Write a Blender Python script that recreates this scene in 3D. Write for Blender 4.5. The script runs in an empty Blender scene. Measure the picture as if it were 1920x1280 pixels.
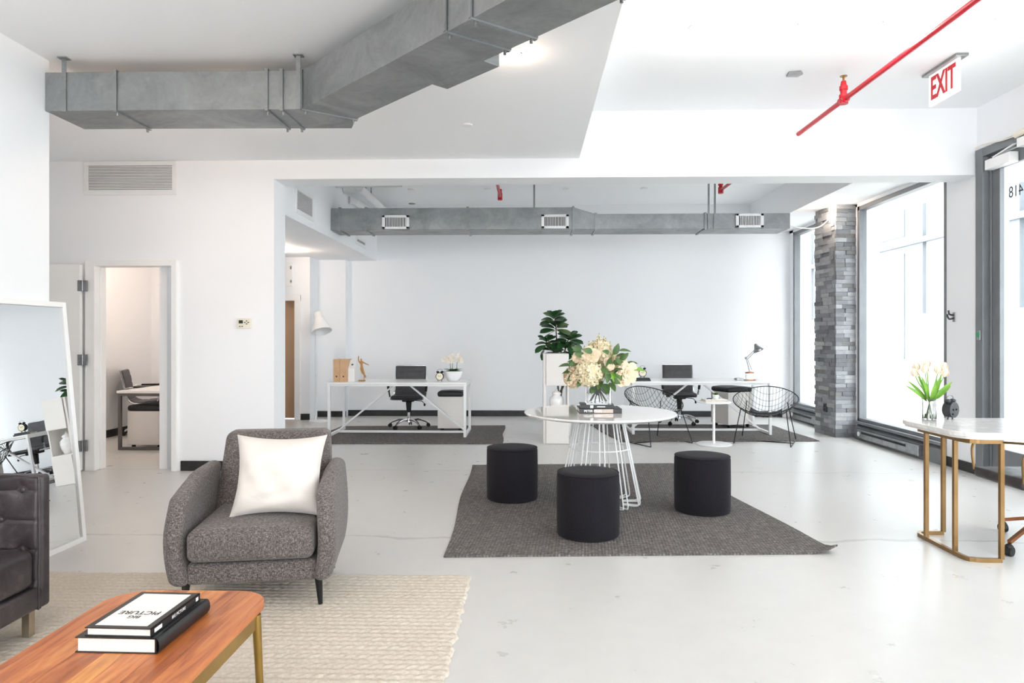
import bpy, math, random
from mathutils import Vector, Matrix, Euler
random.seed(7)
PI = math.pi
scene = bpy.context.scene
C = scene.collection

# ---------------------------------------------------------------- camera
cam_d = bpy.data.cameras.new('camera')
cam_d.sensor_width = 36.0
cam_d.lens = 24.0
cam_d.shift_y = -8 / 1920
cam_d.clip_start = 0.05
cam_d.clip_end = 300
cam = bpy.data.objects.new('camera', cam_d)
C.objects.link(cam)
cam.location = (0, 0, 1.36)
cam.rotation_euler = Euler((PI / 2, 0, math.atan(33 / 1280)), 'XYZ')
scene.camera = cam

# ---------------------------------------------------------------- world, sun, exposure
scene.view_settings.view_transform = 'Standard'
scene.view_settings.look = 'None'
scene.view_settings.gamma = 1.0
scene.view_settings.use_curve_mapping = False
scene.view_settings.exposure = 0.8
world = bpy.data.worlds.new('sky')
scene.world = world
world.use_nodes = True
wn = world.node_tree.nodes
wn['Background'].inputs[0].default_value = (0.93, 0.965, 1.0, 1)
wn['Background'].inputs[1].default_value = 5.6
sun_d = bpy.data.lights.new('sun', 'SUN')
sun_d.energy = 3.0
sun_d.angle = 0.01
sun_d.color = (1.0, 0.96, 0.9)
sun = bpy.data.objects.new('sun', sun_d)
C.objects.link(sun)
sun.rotation_euler = (-0.25, math.radians(-38), 0)     # from behind the building onto the houses opposite
scene.cycles.max_bounces = 14
scene.cycles.diffuse_bounces = 12
scene.cycles.sample_clamp_indirect = 6.0
scene.cycles.caustics_reflective = False
scene.cycles.caustics_refractive = False

# ---------------------------------------------------------------- materials
def lin(h):
    if isinstance(h, str):
        h = h.lstrip('#')
        v = [int(h[i:i + 2], 16) / 255 for i in (0, 2, 4)]
        return tuple(x / 12.92 if x <= .04045 else ((x + .055) / 1.055) ** 2.4 for x in v) + (1,)
    return tuple(h) + (1,) if len(h) == 3 else tuple(h)

class NT:
    """small node-tree helper"""
    def __init__(s, name):
        s.m = bpy.data.materials.new(name)
        s.m.use_nodes = True
        s.t = s.m.node_tree
        s.n = s.t.nodes
        s.p = s.n['Principled BSDF']
        s.co = s.n.new('ShaderNodeTexCoord').outputs['Object']
    def L(s, a, b): s.t.links.new(a, b)
    def mapping(s, scale=(1, 1, 1), rot=(0, 0, 0), src=None):
        m = s.n.new('ShaderNodeMapping')
        m.inputs['Scale'].default_value = scale
        m.inputs['Rotation'].default_value = rot
        s.L(src or s.co, m.inputs['Vector'])
        return m.outputs[0]
    def noise(s, scale, detail=4, rough=.55, vec=None, dist=0):
        m = s.n.new('ShaderNodeTexNoise')
        m.inputs['Scale'].default_value = scale
        m.inputs['Detail'].default_value = detail
        m.inputs['Roughness'].default_value = rough
        m.inputs['Distortion'].default_value = dist
        s.L(vec or s.co, m.inputs['Vector'])
        return m.outputs['Fac']
    def voro(s, scale, vec=None, out='Distance', feature='F1'):
        m = s.n.new('ShaderNodeTexVoronoi')
        m.feature = feature
        m.inputs['Scale'].default_value = scale
        s.L(vec or s.co, m.inputs['Vector'])
        return m.outputs[out]
    def wave(s, scale, vec=None, dist=0, dscale=1, axis='X', prof='SIN'):
        m = s.n.new('ShaderNodeTexWave')
        m.bands_direction = axis
        m.wave_profile = prof
        m.inputs['Scale'].default_value = scale
        m.inputs['Distortion'].default_value = dist
        m.inputs['Detail Scale'].default_value = dscale
        s.L(vec or s.co, m.inputs['Vector'])
        return m.outputs['Fac']
    def ramp(s, fac, stops):
        m = s.n.new('ShaderNodeValToRGB')
        e = m.color_ramp.elements
        while len(e) < len(stops): e.new(.5)
        for k, (p, c) in enumerate(stops):
            e[k].position = p
            e[k].color = lin(c)
        s.L(fac, m.inputs[0])
        return m.outputs[0]
    def mix(s, fac, a, b, mode='MIX'):
        m = s.n.new('ShaderNodeMix')
        m.data_type = 'RGBA'
        m.blend_type = mode
        for sock, val in ((m.inputs[0], fac), (m.inputs[6], a), (m.inputs[7], b)):
            if hasattr(val, 'is_linked'): s.L(val, sock)
            elif isinstance(val, (int, float)): sock.default_value = val
            else: sock.default_value = lin(val)
        return m.outputs[2]
    def math(s, op, a, b=0.0):
        m = s.n.new('ShaderNodeMath')
        m.operation = op
        for sock, val in ((m.inputs[0], a), (m.inputs[1], b)):
            if hasattr(val, 'is_linked'): s.L(val, sock)
            else: sock.default_value = val
        return m.outputs[0]
    def bump(s, h, strength=.3, dist=.01):
        m = s.n.new('ShaderNodeBump')
        m.inputs['Strength'].default_value = strength
        m.inputs['Distance'].default_value = dist
        s.L(h, m.inputs['Height'])
        s.L(m.outputs[0], s.p.inputs['Normal'])
    def base(s, c):
        if hasattr(c, 'is_linked'): s.L(c, s.p.inputs['Base Color'])
        else: s.p.inputs['Base Color'].default_value = lin(c)
    def set(s, **kw):
        for k, v in kw.items():
            i = s.p.inputs[k.replace('_', ' ')]
            if hasattr(v, 'is_linked'): s.L(v, i)
            else: i.default_value = v
        return s

MATS = {}
def simple(name, c1, c2=None, scale=6, rough=.5, metal=0, bump=0, bscale=60, bdist=.003, **kw):
    t = NT(name)
    if c2: t.base(t.ramp(t.noise(scale), [(.3, c1), (.7, c2)]))
    else: t.base(c1)
    t.set(Roughness=rough, Metallic=metal, **kw)
    if bump: t.bump(t.noise(bscale, 3), bump, bdist)
    MATS[name] = t.m
    return t.m

simple('white_wall', '#f2f3f5', '#eef0f3', .7, .75, bump=.08, bscale=35)
simple('ceiling_white', '#f5f6f8', '#f1f3f5', .6, .8, bump=.05, bscale=30)
simple('white_trim', '#f3f3f2', '#ededec', 2, .45)
simple('white_metal', '#eeeeee', '#e8e8e8', 4, .35)
simple('white_gloss', '#f4f0ee', None, 4, .08, Coat_Weight=.5)
simple('desk_top', '#f3f3f3', '#eeeeee', 3, .22)
simple('cabinet_white', '#e6e2de', '#e0dcd8', 2, .45)
simple('black_base', '#161617', '#2c2c2d', 9, .45, bump=.2, bscale=25)
simple('black_rubber', '#141414', None, 4, .6)
simple('black_metal', '#1a1a1c', None, 4, .4, metal=.3)
simple('black_cushion', '#212124', '#2a2a2d', 30, .55, bump=.1, bscale=120)
simple('chrome', '#d8d8da', None, 4, .12, metal=1)
simple('steel', '#a9abad', '#8c8e90', 15, .32, metal=1)
simple('grey_frame', '#6f7276', '#7b7e82', 4, .4, metal=.15)
simple('office_frame', '#5d5a58', '#686563', 4, .45, metal=.2)
simple('red_paint', '#c8192b', '#b51626', 8, .35)
simple('bronze', '#9a7a52', '#866840', 5, .3, metal=.8)
simple('brass', '#a98a4b', '#95773c', 6, .32, metal=.85)
simple('copper', '#b4764f', '#a1653f', 8, .3, metal=.9)
simple('champagne', '#9d8e7c', '#b3a590', 4, .28, metal=.8)
simple('ivory', '#e8e2d2', None, 4, .4)
simple('black_paper', '#1c1c1e', '#232325', 20, .42)
simple('pages', '#ece7df', '#d9d3ca', 120, .8)
simple('paper_white', '#efebe8', None, 4, .6)
simple('ink', '#151515', None, 4, .6)
simple('white_ink', '#f0f0f0', None, 4, .6)
simple('ceramic', '#f3f3f3', '#ededed', 10, .15, Coat_Weight=.4)
simple('light_wood', '#d3ac86', '#c69c74', 12, .5)
simple('figure_wood', '#b98a54', '#a97842', 14, .5)
simple('tan_door', '#c6a483', '#bd9a78', 2, .5)
simple('soil', '#3a2e24', '#221a14', 40, .9)
simple('bark', '#3d342c', '#574a3d', 40, .85, bump=.4, bscale=80)
simple('leaf_dark', '#1c3a1f', '#2d5a2c', 9, .35)
simple('leaf_mid', '#3c5a2e', '#57743f', 14, .45)
simple('leaf_bright', '#7fae3c', '#5f9430', 14, .45)
simple('moss', '#2f5a24', '#47772e', 60, .8, bump=.6, bscale=150)
simple('petal_cream', '#e6dcc0', '#d9cda6', 30, .6, Subsurface_Weight=.0)
simple('petal_white', '#ebe6de', '#e4d9c8', 20, .6)
simple('petal_peach', '#e4cba8', '#e6d9c0', 30, .6)
simple('tulip_petal', '#f1dfc4', '#f5ead9', 25, .5)
simple('clock_face', '#efe8cf', None, 4, .5)
simple('charcoal_metal', '#3a3b3d', '#454648', 8, .45, metal=.2)
simple('lcd', '#2c332c', None, 4, .25)
simple('green_button', '#2d9d6a', None, 4, .4)
simple('pavement', '#b9b7b3', '#aaa8a4', 3, .9)
simple('facade_white', '#bdbebf', '#b2b4b5', 1.5, .8)
simple('facade_grey', '#666b70', '#70757a', 1.5, .7)
simple('facade_glass', '#56606a', None, 4, .1)
simple('leather_pad', '#3b3a3d', '#47464a', 14, .5, bump=.1, bscale=90)
simple('blue_dark', '#2f3848', None, 4, .5)
simple('pastel_mag', '#cfc2b6', '#b7a69a', 20, .5)

def build_special():
    t = NT('floor_concrete')
    n1 = t.noise(.55, 6, .6, dist=.6)
    n2 = t.noise(6, 5, .6)
    n3 = t.noise(2.2, 6, .65, t.mapping((1, 2.2, 1)), .8)
    col = t.ramp(n1, [(.3, '#cccac7'), (.7, '#d4d2cf')])
    col = t.mix(.35, col, t.ramp(n2, [(.35, '#c7c5c2'), (.65, '#d2d0cd')]))
    # cracks / patched joints that run across the slab
    sep = t.n.new('ShaderNodeSeparateXYZ'); t.L(t.co, sep.inputs[0])
    wob = t.math('MULTIPLY', t.math('SUBTRACT', t.noise(.9, 5, .6), .5), .35)
    fine = t.math('MULTIPLY', t.math('SUBTRACT', t.noise(9, 4, .6), .5), .05)
    for yy, w in ((4.62, .035), (6.95, .018), (9.15, .02), (1.9, .01)):
        d = t.math('ABSOLUTE', t.math('SUBTRACT', t.math('ADD', t.math('ADD', sep.outputs[1], wob), fine), yy))
        k = t.math('LESS_THAN', d, t.math('MULTIPLY', t.math('SUBTRACT', t.noise(1.3, 3, .5), .38), w * 4))
        col = t.mix(t.math('MULTIPLY', k, .45), col, '#9a9893')
    t.base(col)
    t.set(Roughness=t.ramp(n2, [(.3, (.27, .27, .27)), (.7, (.33, .33, .33))]))
    t.p.inputs['Specular IOR Level'].default_value = .45
    t.bump(t.noise(14, 5), .05, .004)
    MATS['floor_concrete'] = t.m

    t = NT('galvanized')
    sp = t.voro(38, out='Color')
    bw = t.n.new('ShaderNodeRGBToBW'); t.L(sp, bw.inputs[0])
    sm = t.noise(2.6, 7, .65, dist=1.2)
    col = t.ramp(bw.outputs[0], [(.2, '#8b8e8f'), (.8, '#989b9c')])
    col = t.mix(.65, col, t.ramp(sm, [(.3, '#74787a'), (.52, '#8f9293'), (.75, '#a5a8a9')]))
    t.base(col)
    t.set(Metallic=.55, Roughness=t.ramp(sm, [(.3, (.5, .5, .5)), (.7, (.36, .36, .36))]))
    t.bump(t.noise(3, 3), .12, .02)
    MATS['galvanized'] = t.m

    t = NT('tweed')
    a = t.noise(1, 3, .6, t.mapping((260, 260, 85)))
    b = t.noise(1, 3, .6, t.mapping((80, 80, 330)))
    m = t.math('ADD', a, b)
    t.base(t.ramp(t.math('MULTIPLY', m, .5), [(.36, '#2c2827'), (.47, '#544d4b'), (.56, '#756d69'), (.68, '#a39a95')]))
    t.set(Roughness=.9, Sheen_Weight=.15)
    t.bump(m, .5, .003)
    MATS['tweed'] = t.m

    t = NT('felt')
    n = t.noise(160, 4, .7)
    t.base(t.ramp(n, [(.3, '#131216'), (.6, '#201e23'), (.8, '#37353b')]))
    t.set(Roughness=1.0, Sheen_Weight=.05)
    t.p.inputs['Specular IOR Level'].default_value = .2
    t.bump(n, .3, .003)
    MATS['felt'] = t.m

    t = NT('rug_dark')
    v = t.mapping((1, 1, 1), (0, 0, .08))
    w1 = t.wave(15, v, 1.5, 3, 'X')
    w2 = t.wave(15, v, 1.5, 3, 'Y')
    h = t.math('MULTIPLY', w1, w2)
    n = t.noise(45, 4, .7)
    col = t.ramp(n, [(.3, '#504d4b'), (.55, '#7a7572'), (.75, '#aba5a1')])
    t.base(t.mix(t.ramp(h, [(.05, '#aaaaaa'), (.4, '#000000')]), col, '#2b2928'))
    t.set(Roughness=1.0)
    t.bump(h, .9, .008)
    MATS['rug_dark'] = t.m

    t = NT('rug_cream')
    n = t.noise(70, 4, .7)
    n2 = t.noise(3, 4, .6)
    col = t.ramp(n, [(.3, '#b9ad9e'), (.55, '#d0c6b9'), (.8, '#e0d8cd')])
    t.base(t.mix(.3, col, t.ramp(n2, [(.35, '#c9bca9'), (.65, '#d9d0c4')])))
    t.set(Roughness=1.0)
    t.bump(t.noise(130, 3, .7), .4, .004)
    MATS['rug_cream'] = t.m

    t = NT('leather')
    n = t.noise(7, 6, .7)
    t.base(t.ramp(n, [(.3, '#2b2628'), (.55, '#3d3739'), (.75, '#5d5456')]))
    t.set(Roughness=t.ramp(n, [(.3, (.5, .5, .5)), (.7, (.34, .34, .34))]))
    t.bump(t.voro(190), .15, .002)
    MATS['leather'] = t.m

    t = NT('pillow_satin')
    n = t.noise(3, 4)
    t.base(t.ramp(n, [(.3, '#cfc7bf'), (.7, '#dad3cc')]))
    t.set(Roughness=.5, Sheen_Weight=.3)
    t.bump(t.noise(6, 3, .5, dist=.5), .35, .02)
    MATS['pillow_satin'] = t.m

    for i, (c1, c2, c3) in enumerate([('#8f4822', '#ba6b38', '#cc864d'), ('#9c552a', '#c4763f', '#d8985c'),
                                      ('#803e1d', '#ab602f', '#c27c45'), ('#a96534', '#d08c48', '#dfa667')]):
        t = NT('walnut_%d' % i)
        v = t.mapping((11, 1.1, 11))
        n = t.noise(2.3, 6, .6, v, 1.4)
        k = t.noise(1.7, 3, .5, t.mapping((5, 1.6, 5)), 2.5)
        col = t.ramp(n, [(.3, c1), (.5, c2), (.72, c3)])
        col = t.mix(t.ramp(k, [(.66, '#000000'), (.74, '#999999')]), col, '#4a2512')
        t.base(col)
        t.set(Roughness=.33)
        MATS['walnut_%d' % i] = t.m

    t = NT('marble')
    n = t.noise(2.2, 7, .7, dist=2.0)
    t.base(t.ramp(n, [(.4, '#ecebea'), (.5, '#dddbd9'), (.56, '#ebeae9')]))
    t.set(Roughness=.12)
    MATS['marble'] = t.m

    for i, (c1, c2) in enumerate([('#77797d', '#8b8d91'), ('#8d8f93', '#a2a4a8'), ('#64666a', '#797b7f'), ('#9a9b9d', '#b3b4b5'), ('#6e6e70', '#85837f')]):
        t = NT('stone_%d' % i)
        n = t.noise(14, 6, .7, t.mapping((1, 1, 2.5)))
        t.base(t.ramp(n, [(.3, c1), (.7, c2)]))
        t.set(Roughness=.75)
        t.bump(n, .5, .012)
        MATS['stone_%d' % i] = t.m

    # window pane: see-through with a faint reflection
    t = NT('pane')
    tr = t.n.new('ShaderNodeBsdfTransparent')
    gl = t.n.new('ShaderNodeBsdfGlossy')
    gl.inputs['Roughness'].default_value = 0.02
    tr.inputs[0].default_value = (.95, .97, .97, 1)
    lw = t.n.new('ShaderNodeLayerWeight'); lw.inputs[0].default_value = .5
    fac = t.math('ADD', t.math('MULTIPLY', t.math('POWER', lw.outputs['Facing'], 5.0), .35), .02)
    mx = t.n.new('ShaderNodeMixShader')
    t.L(fac, mx.inputs[0]); t.L(tr.outputs[0], mx.inputs[1]); t.L(gl.outputs[0], mx.inputs[2])
    t.L(mx.outputs[0], t.n['Material Output'].inputs[0])
    MATS['pane'] = t.m

    t = NT('clear_glass'); t.base((1, 1, 1)); t.set(Roughness=0.0, IOR=1.45, Transmission_Weight=1.0)
    MATS['clear_glass'] = t.m
    t = NT('water'); t.base('#eef3dc'); t.set(Roughness=0.0, IOR=1.33, Transmission_Weight=1.0)
    MATS['water'] = t.m
    t = NT('mirror'); t.base((.93, .94, .94)); t.set(Roughness=0.0, Metallic=1.0)
    MATS['mirror'] = t.m
    for nm, col, st in (('lamp_warm', (1, .78, .5), 25), ('lamp_white', (1, .9, .76), 30), ('sign_face', (1, .9, .86), .3)):
        t = NT(nm); t.base('#ffffff')
        t.p.inputs['Emission Color'].default_value = col + (1,)
        t.p.inputs['Emission Strength'].default_value = st
        MATS[nm] = t.m
build_special()

# ---------------------------------------------------------------- mesh helpers
class MB:
    def __init__(s): s.v = []; s.f = []
    def add(s, vs, fs):
        o = len(s.v); s.v += [tuple(v) for v in vs]; s.f += [tuple(i + o for i in f) for f in fs]; return s
    def box(s, x0, x1, y0, y1, z0, z1):
        return s.add([(x0, y0, z0), (x1, y0, z0), (x1, y1, z0), (x0, y1, z0), (x0, y0, z1), (x1, y0, z1), (x1, y1, z1), (x0, y1, z1)],
                     [(0, 3, 2, 1), (4, 5, 6, 7), (0, 1, 5, 4), (1, 2, 6, 5), (2, 3, 7, 6), (3, 0, 4, 7)])
    def bar(s, p, q, w, h, up=(0, 0, 1)):
        p, q = Vector(p), Vector(q); d = (q - p).normalized()
        sd = d.cross(Vector(up))
        if sd.length < 1e-4: sd = d.cross(Vector((0, 1, 0)))
        sd.normalize(); u = sd.cross(d)
        a, b = sd * (w / 2), u * (h / 2)
        vs = [p - a - b, p + a - b, p + a + b, p - a + b, q - a - b, q + a - b, q + a + b, q - a + b]
        return s.add(vs, [(0, 1, 2, 3), (7, 6, 5, 4), (0, 4, 5, 1), (1, 5, 6, 2), (2, 6, 7, 3), (3, 7, 4, 0)])
    def cyl(s, p, q, r0, r1=None, n=14):
        r1 = r0 if r1 is None else r1
        p, q = Vector(p), Vector(q); d = (q - p).normalized()
        a = d.orthogonal().normalized(); b = d.cross(a)
        vs = []
        for c, r in ((p, r0), (q, r1)):
            for k in range(n):
                t = 2 * PI * k / n; vs.append(c + (a * math.cos(t) + b * math.sin(t)) * r)
        fs = [(k, (k + 1) % n, n + (k + 1) % n, n + k) for k in range(n)]
        fs += [tuple(range(n - 1, -1, -1)), tuple(range(n, 2 * n))]
        return s.add(vs, fs)
    def tube(s, pts, r, n=8, closed=False):
        P = [Vector(p) for p in pts]; m = len(P)
        R = r if isinstance(r, (list, tuple)) else [r] * m
        tan = []
        for i in range(m):
            a = P[(i - 1) % m] if (closed or i > 0) else P[i]
            b = P[(i + 1) % m] if (closed or i < m - 1) else P[i]
            tan.append((b - a).normalized())
        nrm = tan[0].orthogonal().normalized(); vs = []
        for i in range(m):
            nrm = (nrm - tan[i] * nrm.dot(tan[i]))
            nrm = nrm.normalized() if nrm.length > 1e-6 else tan[i].orthogonal().normalized()
            bn = tan[i].cross(nrm)
            for k in range(n):
                t = 2 * PI * k / n; vs.append(P[i] + (nrm * math.cos(t) + bn * math.sin(t)) * R[i])
        fs = []
        for i in range(m if closed else m - 1):
            j = (i + 1) % m
            for k in range(n):
                fs.append((i * n + k, i * n + (k + 1) % n, j * n + (k + 1) % n, j * n + k))
        if not closed:
            fs += [tuple(range(n - 1, -1, -1)), tuple((m - 1) * n + k for k in range(n))]
        return s.add(vs, fs)
    def lathe(s, prof, n=24, c=(0, 0, 0)):
        vs = []; m = len(prof)
        for r, z in prof:
            for k in range(n):
                t = 2 * PI * k / n; vs.append((c[0] + r * math.cos(t), c[1] + r * math.sin(t), c[2] + z))
        fs = []
        for i in range(m - 1):
            for k in range(n):
                fs.append((i * n + k, i * n + (k + 1) % n, (i + 1) * n + (k + 1) % n, (i + 1) * n + k))
        if prof[0][0] > 1e-5: fs.append(tuple(range(n - 1, -1, -1)))
        if prof[-1][0] > 1e-5: fs.append(tuple((m - 1) * n + k for k in range(n)))
        return s.add(vs, fs)
    def prism(s, poly, z0, z1):
        n = len(poly)
        vs = [(x, y, z0) for x, y in poly] + [(x, y, z1) for x, y in poly]
        return s.add(vs, [tuple(range(n - 1, -1, -1)), tuple(range(n, 2 * n))] + [(k, (k + 1) % n, n + (k + 1) % n, n + k) for k in range(n)])
    def sphere(s, c, r, nu=14, nv=8):
        r = (r, r, r) if isinstance(r, (int, float)) else r
        o = MB().lathe([(max(math.sin(PI * i / nv), 1e-6), -math.cos(PI * i / nv)) for i in range(nv + 1)], nu)
        return s.add([(c[0] + x * r[0], c[1] + y * r[1], c[2] + z * r[2]) for x, y, z in o.v], o.f)
    def grid(s, fn, nu, nv, cu=False):
        vs = [fn(i / (nu if cu else nu - 1), j / (nv - 1)) for j in range(nv) for i in range(nu)]
        fs = []
        for j in range(nv - 1):
            for i in range(nu if cu else nu - 1):
                i2 = (i + 1) % nu
                fs.append((j * nu + i, j * nu + i2, (j + 1) * nu + i2, (j + 1) * nu + i))
        return s.add(vs, fs)
    def rbox(s, c, size, r, fn=None, n=7, k=4):
        """rounded box; k steps round each edge, n steps on each flat"""
        def coords(h):
            inner = max(h - r, 1e-5)
            a = [-h + r * (1 - math.cos(PI / 2 * i / k)) for i in range(k)]
            a = [-1 + i / k for i in range(k)]              # -1..0 = corner zone
            flat = [i / n for i in range(n + 1)]
            out = [('c', x) for x in a] + [('f', x) for x in flat] + [('c', 1 - x) for x in [(k - 1 - i) / k for i in range(k)]]
            res = []
            for kind, x in out:
                if kind == 'f': res.append((-inner + 2 * inner * x, 0.0))
                elif x < 0: res.append((-inner, math.tan(x * PI / 4)))
                else: res.append((inner, math.tan(x * PI / 4)))
            return res
        hx, hy, hz = [v / 2 for v in size]
        X, Y, Z = coords(hx), coords(hy), coords(hz)
        idx = {}; vs = []; fs = []
        def vert(key, p, d):
            if key in idx: return idx[key]
            l = math.sqrt(sum(t * t for t in d)) or 1
            q = [p[i] + d[i] / l * r for i in range(3)]
            if fn: q = fn(*q)
            vs.append((q[0] + c[0], q[1] + c[1], q[2] + c[2])); idx[key] = len(vs) - 1
            return idx[key]
        H = (X, Y, Z); N = [len(X), len(Y), len(Z)]
        for ax in range(3):
            b, e = (ax + 1) % 3, (ax + 2) % 3
            for side in (0, 1):
                w = -1 if side == 0 else 1
                def V(i, j):
                    key = [0, 0, 0]; key[ax] = 0 if side == 0 else N[ax] - 1; key[b] = i; key[e] = j
                    p = [0, 0, 0]; d = [0, 0, 0]
                    p[ax] = H[ax][0][0] if side == 0 else H[ax][-1][0]; d[ax] = w
                    p[b], d[b] = H[b][i]; p[e], d[e] = H[e][j]
                    return vert(tuple(key), p, d)
                for i in range(N[b] - 1):
                    for j in range(N[e] - 1):
                        q = (V(i, j), V(i + 1, j), V(i + 1, j + 1), V(i, j + 1))
                        fs.append(q if side else q[::-1])
        return s.add(vs, fs)
    def xf(s, M):
        s.v = [tuple(M @ Vector(v)) for v in s.v]; return s
    def mesh(s, name, mat, smooth=True, angle=40):
        me = bpy.data.meshes.new(name)
        me.from_pydata(s.v, [], s.f)
        me.update()
        if smooth:
            me.polygons.foreach_set('use_smooth', [True] * len(me.polygons))
            me.set_sharp_from_angle(angle=math.radians(angle))
        me.materials.append(MATS[mat])
        return me
    def build(s, name, mat, parent=None, smooth=True, bevel=0, loc=(0, 0, 0), rz=0, angle=40, label=None, seg=2, kind=None):
        o = bpy.data.objects.new(name, s.mesh(name, mat, smooth, angle))
        C.objects.link(o)
        o.location = loc; o.rotation_euler = (0, 0, rz); o.parent = parent
        if bevel:
            b = o.modifiers.new('bevel', 'BEVEL'); b.width = bevel; b.segments = seg; b.limit_method = 'ANGLE'
        if label: o['label'] = label
        if kind: o['kind'] = kind
        return o

def tag(o, label, cat, group=None):
    o['label'] = label; o['category'] = cat
    if group: o['group'] = group
    return o
def thing(name, label, cat, loc=(0, 0, 0), rz=0, group=None):
    o = bpy.data.objects.new(name, None); C.objects.link(o)
    o.empty_display_size = .05
    o.location = loc; o.rotation_euler = (0, 0, rz)
    return tag(o, label, cat, group)
def struct(o):
    o['kind'] = 'structure'; return o
def empty_struct(name, loc=(0, 0, 0), rz=0):
    o = bpy.data.objects.new(name, None); C.objects.link(o); o.location = loc; o.rotation_euler = (0, 0, rz)
    o.empty_display_size = .05
    return struct(o)
def copy_tree(o, parent=None):
    c = o.copy(); C.objects.link(c); c.parent = parent
    for ch in list(o.children): copy_tree(ch, c)
    return c
def dup(o, loc, rz, label=None):
    c = copy_tree(o); c.location = loc; c.rotation_euler = (0, 0, rz)
    if label: c['label'] = label
    return c
def text_mesh(name, txt, size, mat, parent, M, extrude=.0008, align='CENTER', bold=0.0, xscale=1.0):
    cu = bpy.data.curves.new(name, 'FONT'); cu.body = txt; cu.size = size; cu.extrude = extrude
    cu.align_x = align; cu.align_y = 'CENTER'; cu.offset = bold
    tmp = bpy.data.objects.new(name + '_tmp', cu)
    me = bpy.data.meshes.new_from_object(tmp)
    bpy.data.objects.remove(tmp); bpy.data.curves.remove(cu)
    me.name = name
    me.transform(M @ Matrix.Diagonal((xscale, 1, 1, 1)))
    me.materials.clear(); me.materials.append(MATS[mat])
    o = bpy.data.objects.new(name, me); C.objects.link(o); o.parent = parent
    return o
def catmull(pts, n=8, closed=False):
    P = [Vector(p) for p in pts]; out = []; m = len(P)
    for i in range(m if closed else m - 1):
        g = lambda k: P[k % m] if closed else P[min(max(k, 0), m - 1)]
        a, b, c, d = g(i - 1), g(i), g(i + 1), g(i + 2)
        for k in range(n):
            t = k / n
            out.append(.5 * ((2 * b) + (c - a) * t + (2 * a - 5 * b + 4 * c - d) * t * t + (3 * b - a - 3 * c + d) * t ** 3))
    if not closed: out.append(P[-1])
    return out

# ================================================================ SETTING
def sbox(name, mat, *b, bevel=0):
    return struct(MB().box(*b).build(name, mat, smooth=False, bevel=bevel))
sbox('floor', 'floor_concrete', -6.6, 5.6, -5.2, 12.0, -.12, 0)
sbox('ceiling', 'ceiling_white', .5, 5.7, -5.2, 6.88, 3.63, 3.85)
sbox('ceiling_lowered', 'ceiling_white', -6.6, .5, -5.2, 6.88, 3.16, 3.85)
sbox('ceiling_back', 'ceiling_white', -2.64, 3.77, 7.2, 12.0, 3.63, 3.85)
sbox('ceiling_soffit_right', 'ceiling_white', 3.77, 5.3, 7.2, 12.0, 3.16, 3.85)
sbox('ceiling_soffit_left', 'white_wall', -4.6, -2.64, 7.2, 12.0, 2.68, 3.85)
sbox('wall_beam', 'white_wall', -2.6, 5.3, 6.88, 7.2, 2.967, 3.85)
sbox('wall_left', 'white_wall', -6.6, -3.13, -5.2, 4.37, 0, 3.16)
sbox('wall_left_recess', 'white_wall', -6.6, -6.45, 4.37, 12.0, 0, 3.16)
# partition with the office door
pw = MB()
pw.box(-6.45, -4.52, 6.88, 7.0, 0, 3.16)
pw.box(-3.59, -2.6, 6.88, 7.0, 0, 3.16)
pw.box(-4.52, -3.59, 6.88, 7.0, 2.135, 3.16)
pw.box(-2.95, -2.6, 7.0, 7.2, 0, 3.85)
struct(pw.build('wall_partition', 'white_wall', smooth=False))
# office behind the partition
sbox('wall_office_left', 'white_wall', -5.9, -5.73, 6.97, 10.3, 0, 2.75)
sbox('wall_office_back', 'white_wall', -5.73, -3.75, 10.2, 10.35, 0, 2.75)
sbox('wall_office_right', 'white_wall', -3.83, -3.75, 6.97, 10.2, 0, 2.75)
sbox('ceiling_office', 'ceiling_white', -5.9, -3.7, 6.97, 10.35, 2.7, 2.85)
# back of the hall
sbox('wall_back', 'white_wall', -3.14, 4.7, 11.75, 11.95, 0, 3.7)
sbox('wall_back_pier', 'white_wall', -3.62, -3.14, 11.58, 11.95, 0, 2.75)
bw = MB()
bw.box(-4.6, -4.47, 11.16, 11.95, 0, 2.75)
bw.box(-3.83, -3.62, 11.16, 11.95, 0, 2.75)
bw.box(-4.47, -3.83, 11.16, 11.4, 1.985, 2.75)
struct(bw.build('wall_corridor', 'white_wall', smooth=False))
sbox('wall_corridor_left', 'white_wall', -4.75, -4.6, 10.35, 11.95, 0, 2.75)
sbox('door_3', 'tan_door', -4.47, -3.83, 11.3, 11.345, .01, 1.985)
tr = MB()
tr.box(-3.87, -3.77, 11.13, 11.16, 0, 2.06); tr.box(-4.54, -4.43, 11.13, 11.16, 0, 2.06); tr.box(-4.54, -3.77, 11.125, 11.16, 1.96, 2.06)
struct(tr.build('trim_3', 'white_trim', smooth=False, bevel=.006))
# baseboards
sbox('baseboard_back', 'black_base', -3.14, 4.3, 11.735, 11.75, 0, .1)
sbox('baseboard_pier', 'black_base', -3.62, -3.13, 11.565, 11.58, 0, .1)
sbox('baseboard_corridor', 'black_base', -3.77, -3.62, 11.145, 11.16, 0, .1)
sbox('baseboard_partition', 'black_base', -3.555, -2.6, 6.865, 6.88, 0, .1)
sbox('baseboard_office', 'black_base', -5.73, -5.715, 7.2, 10.2, 0, .1)
sbox('baseboard_office_back', 'black_base', -5.7, -3.85, 10.185, 10.2, 0, .1)
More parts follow.
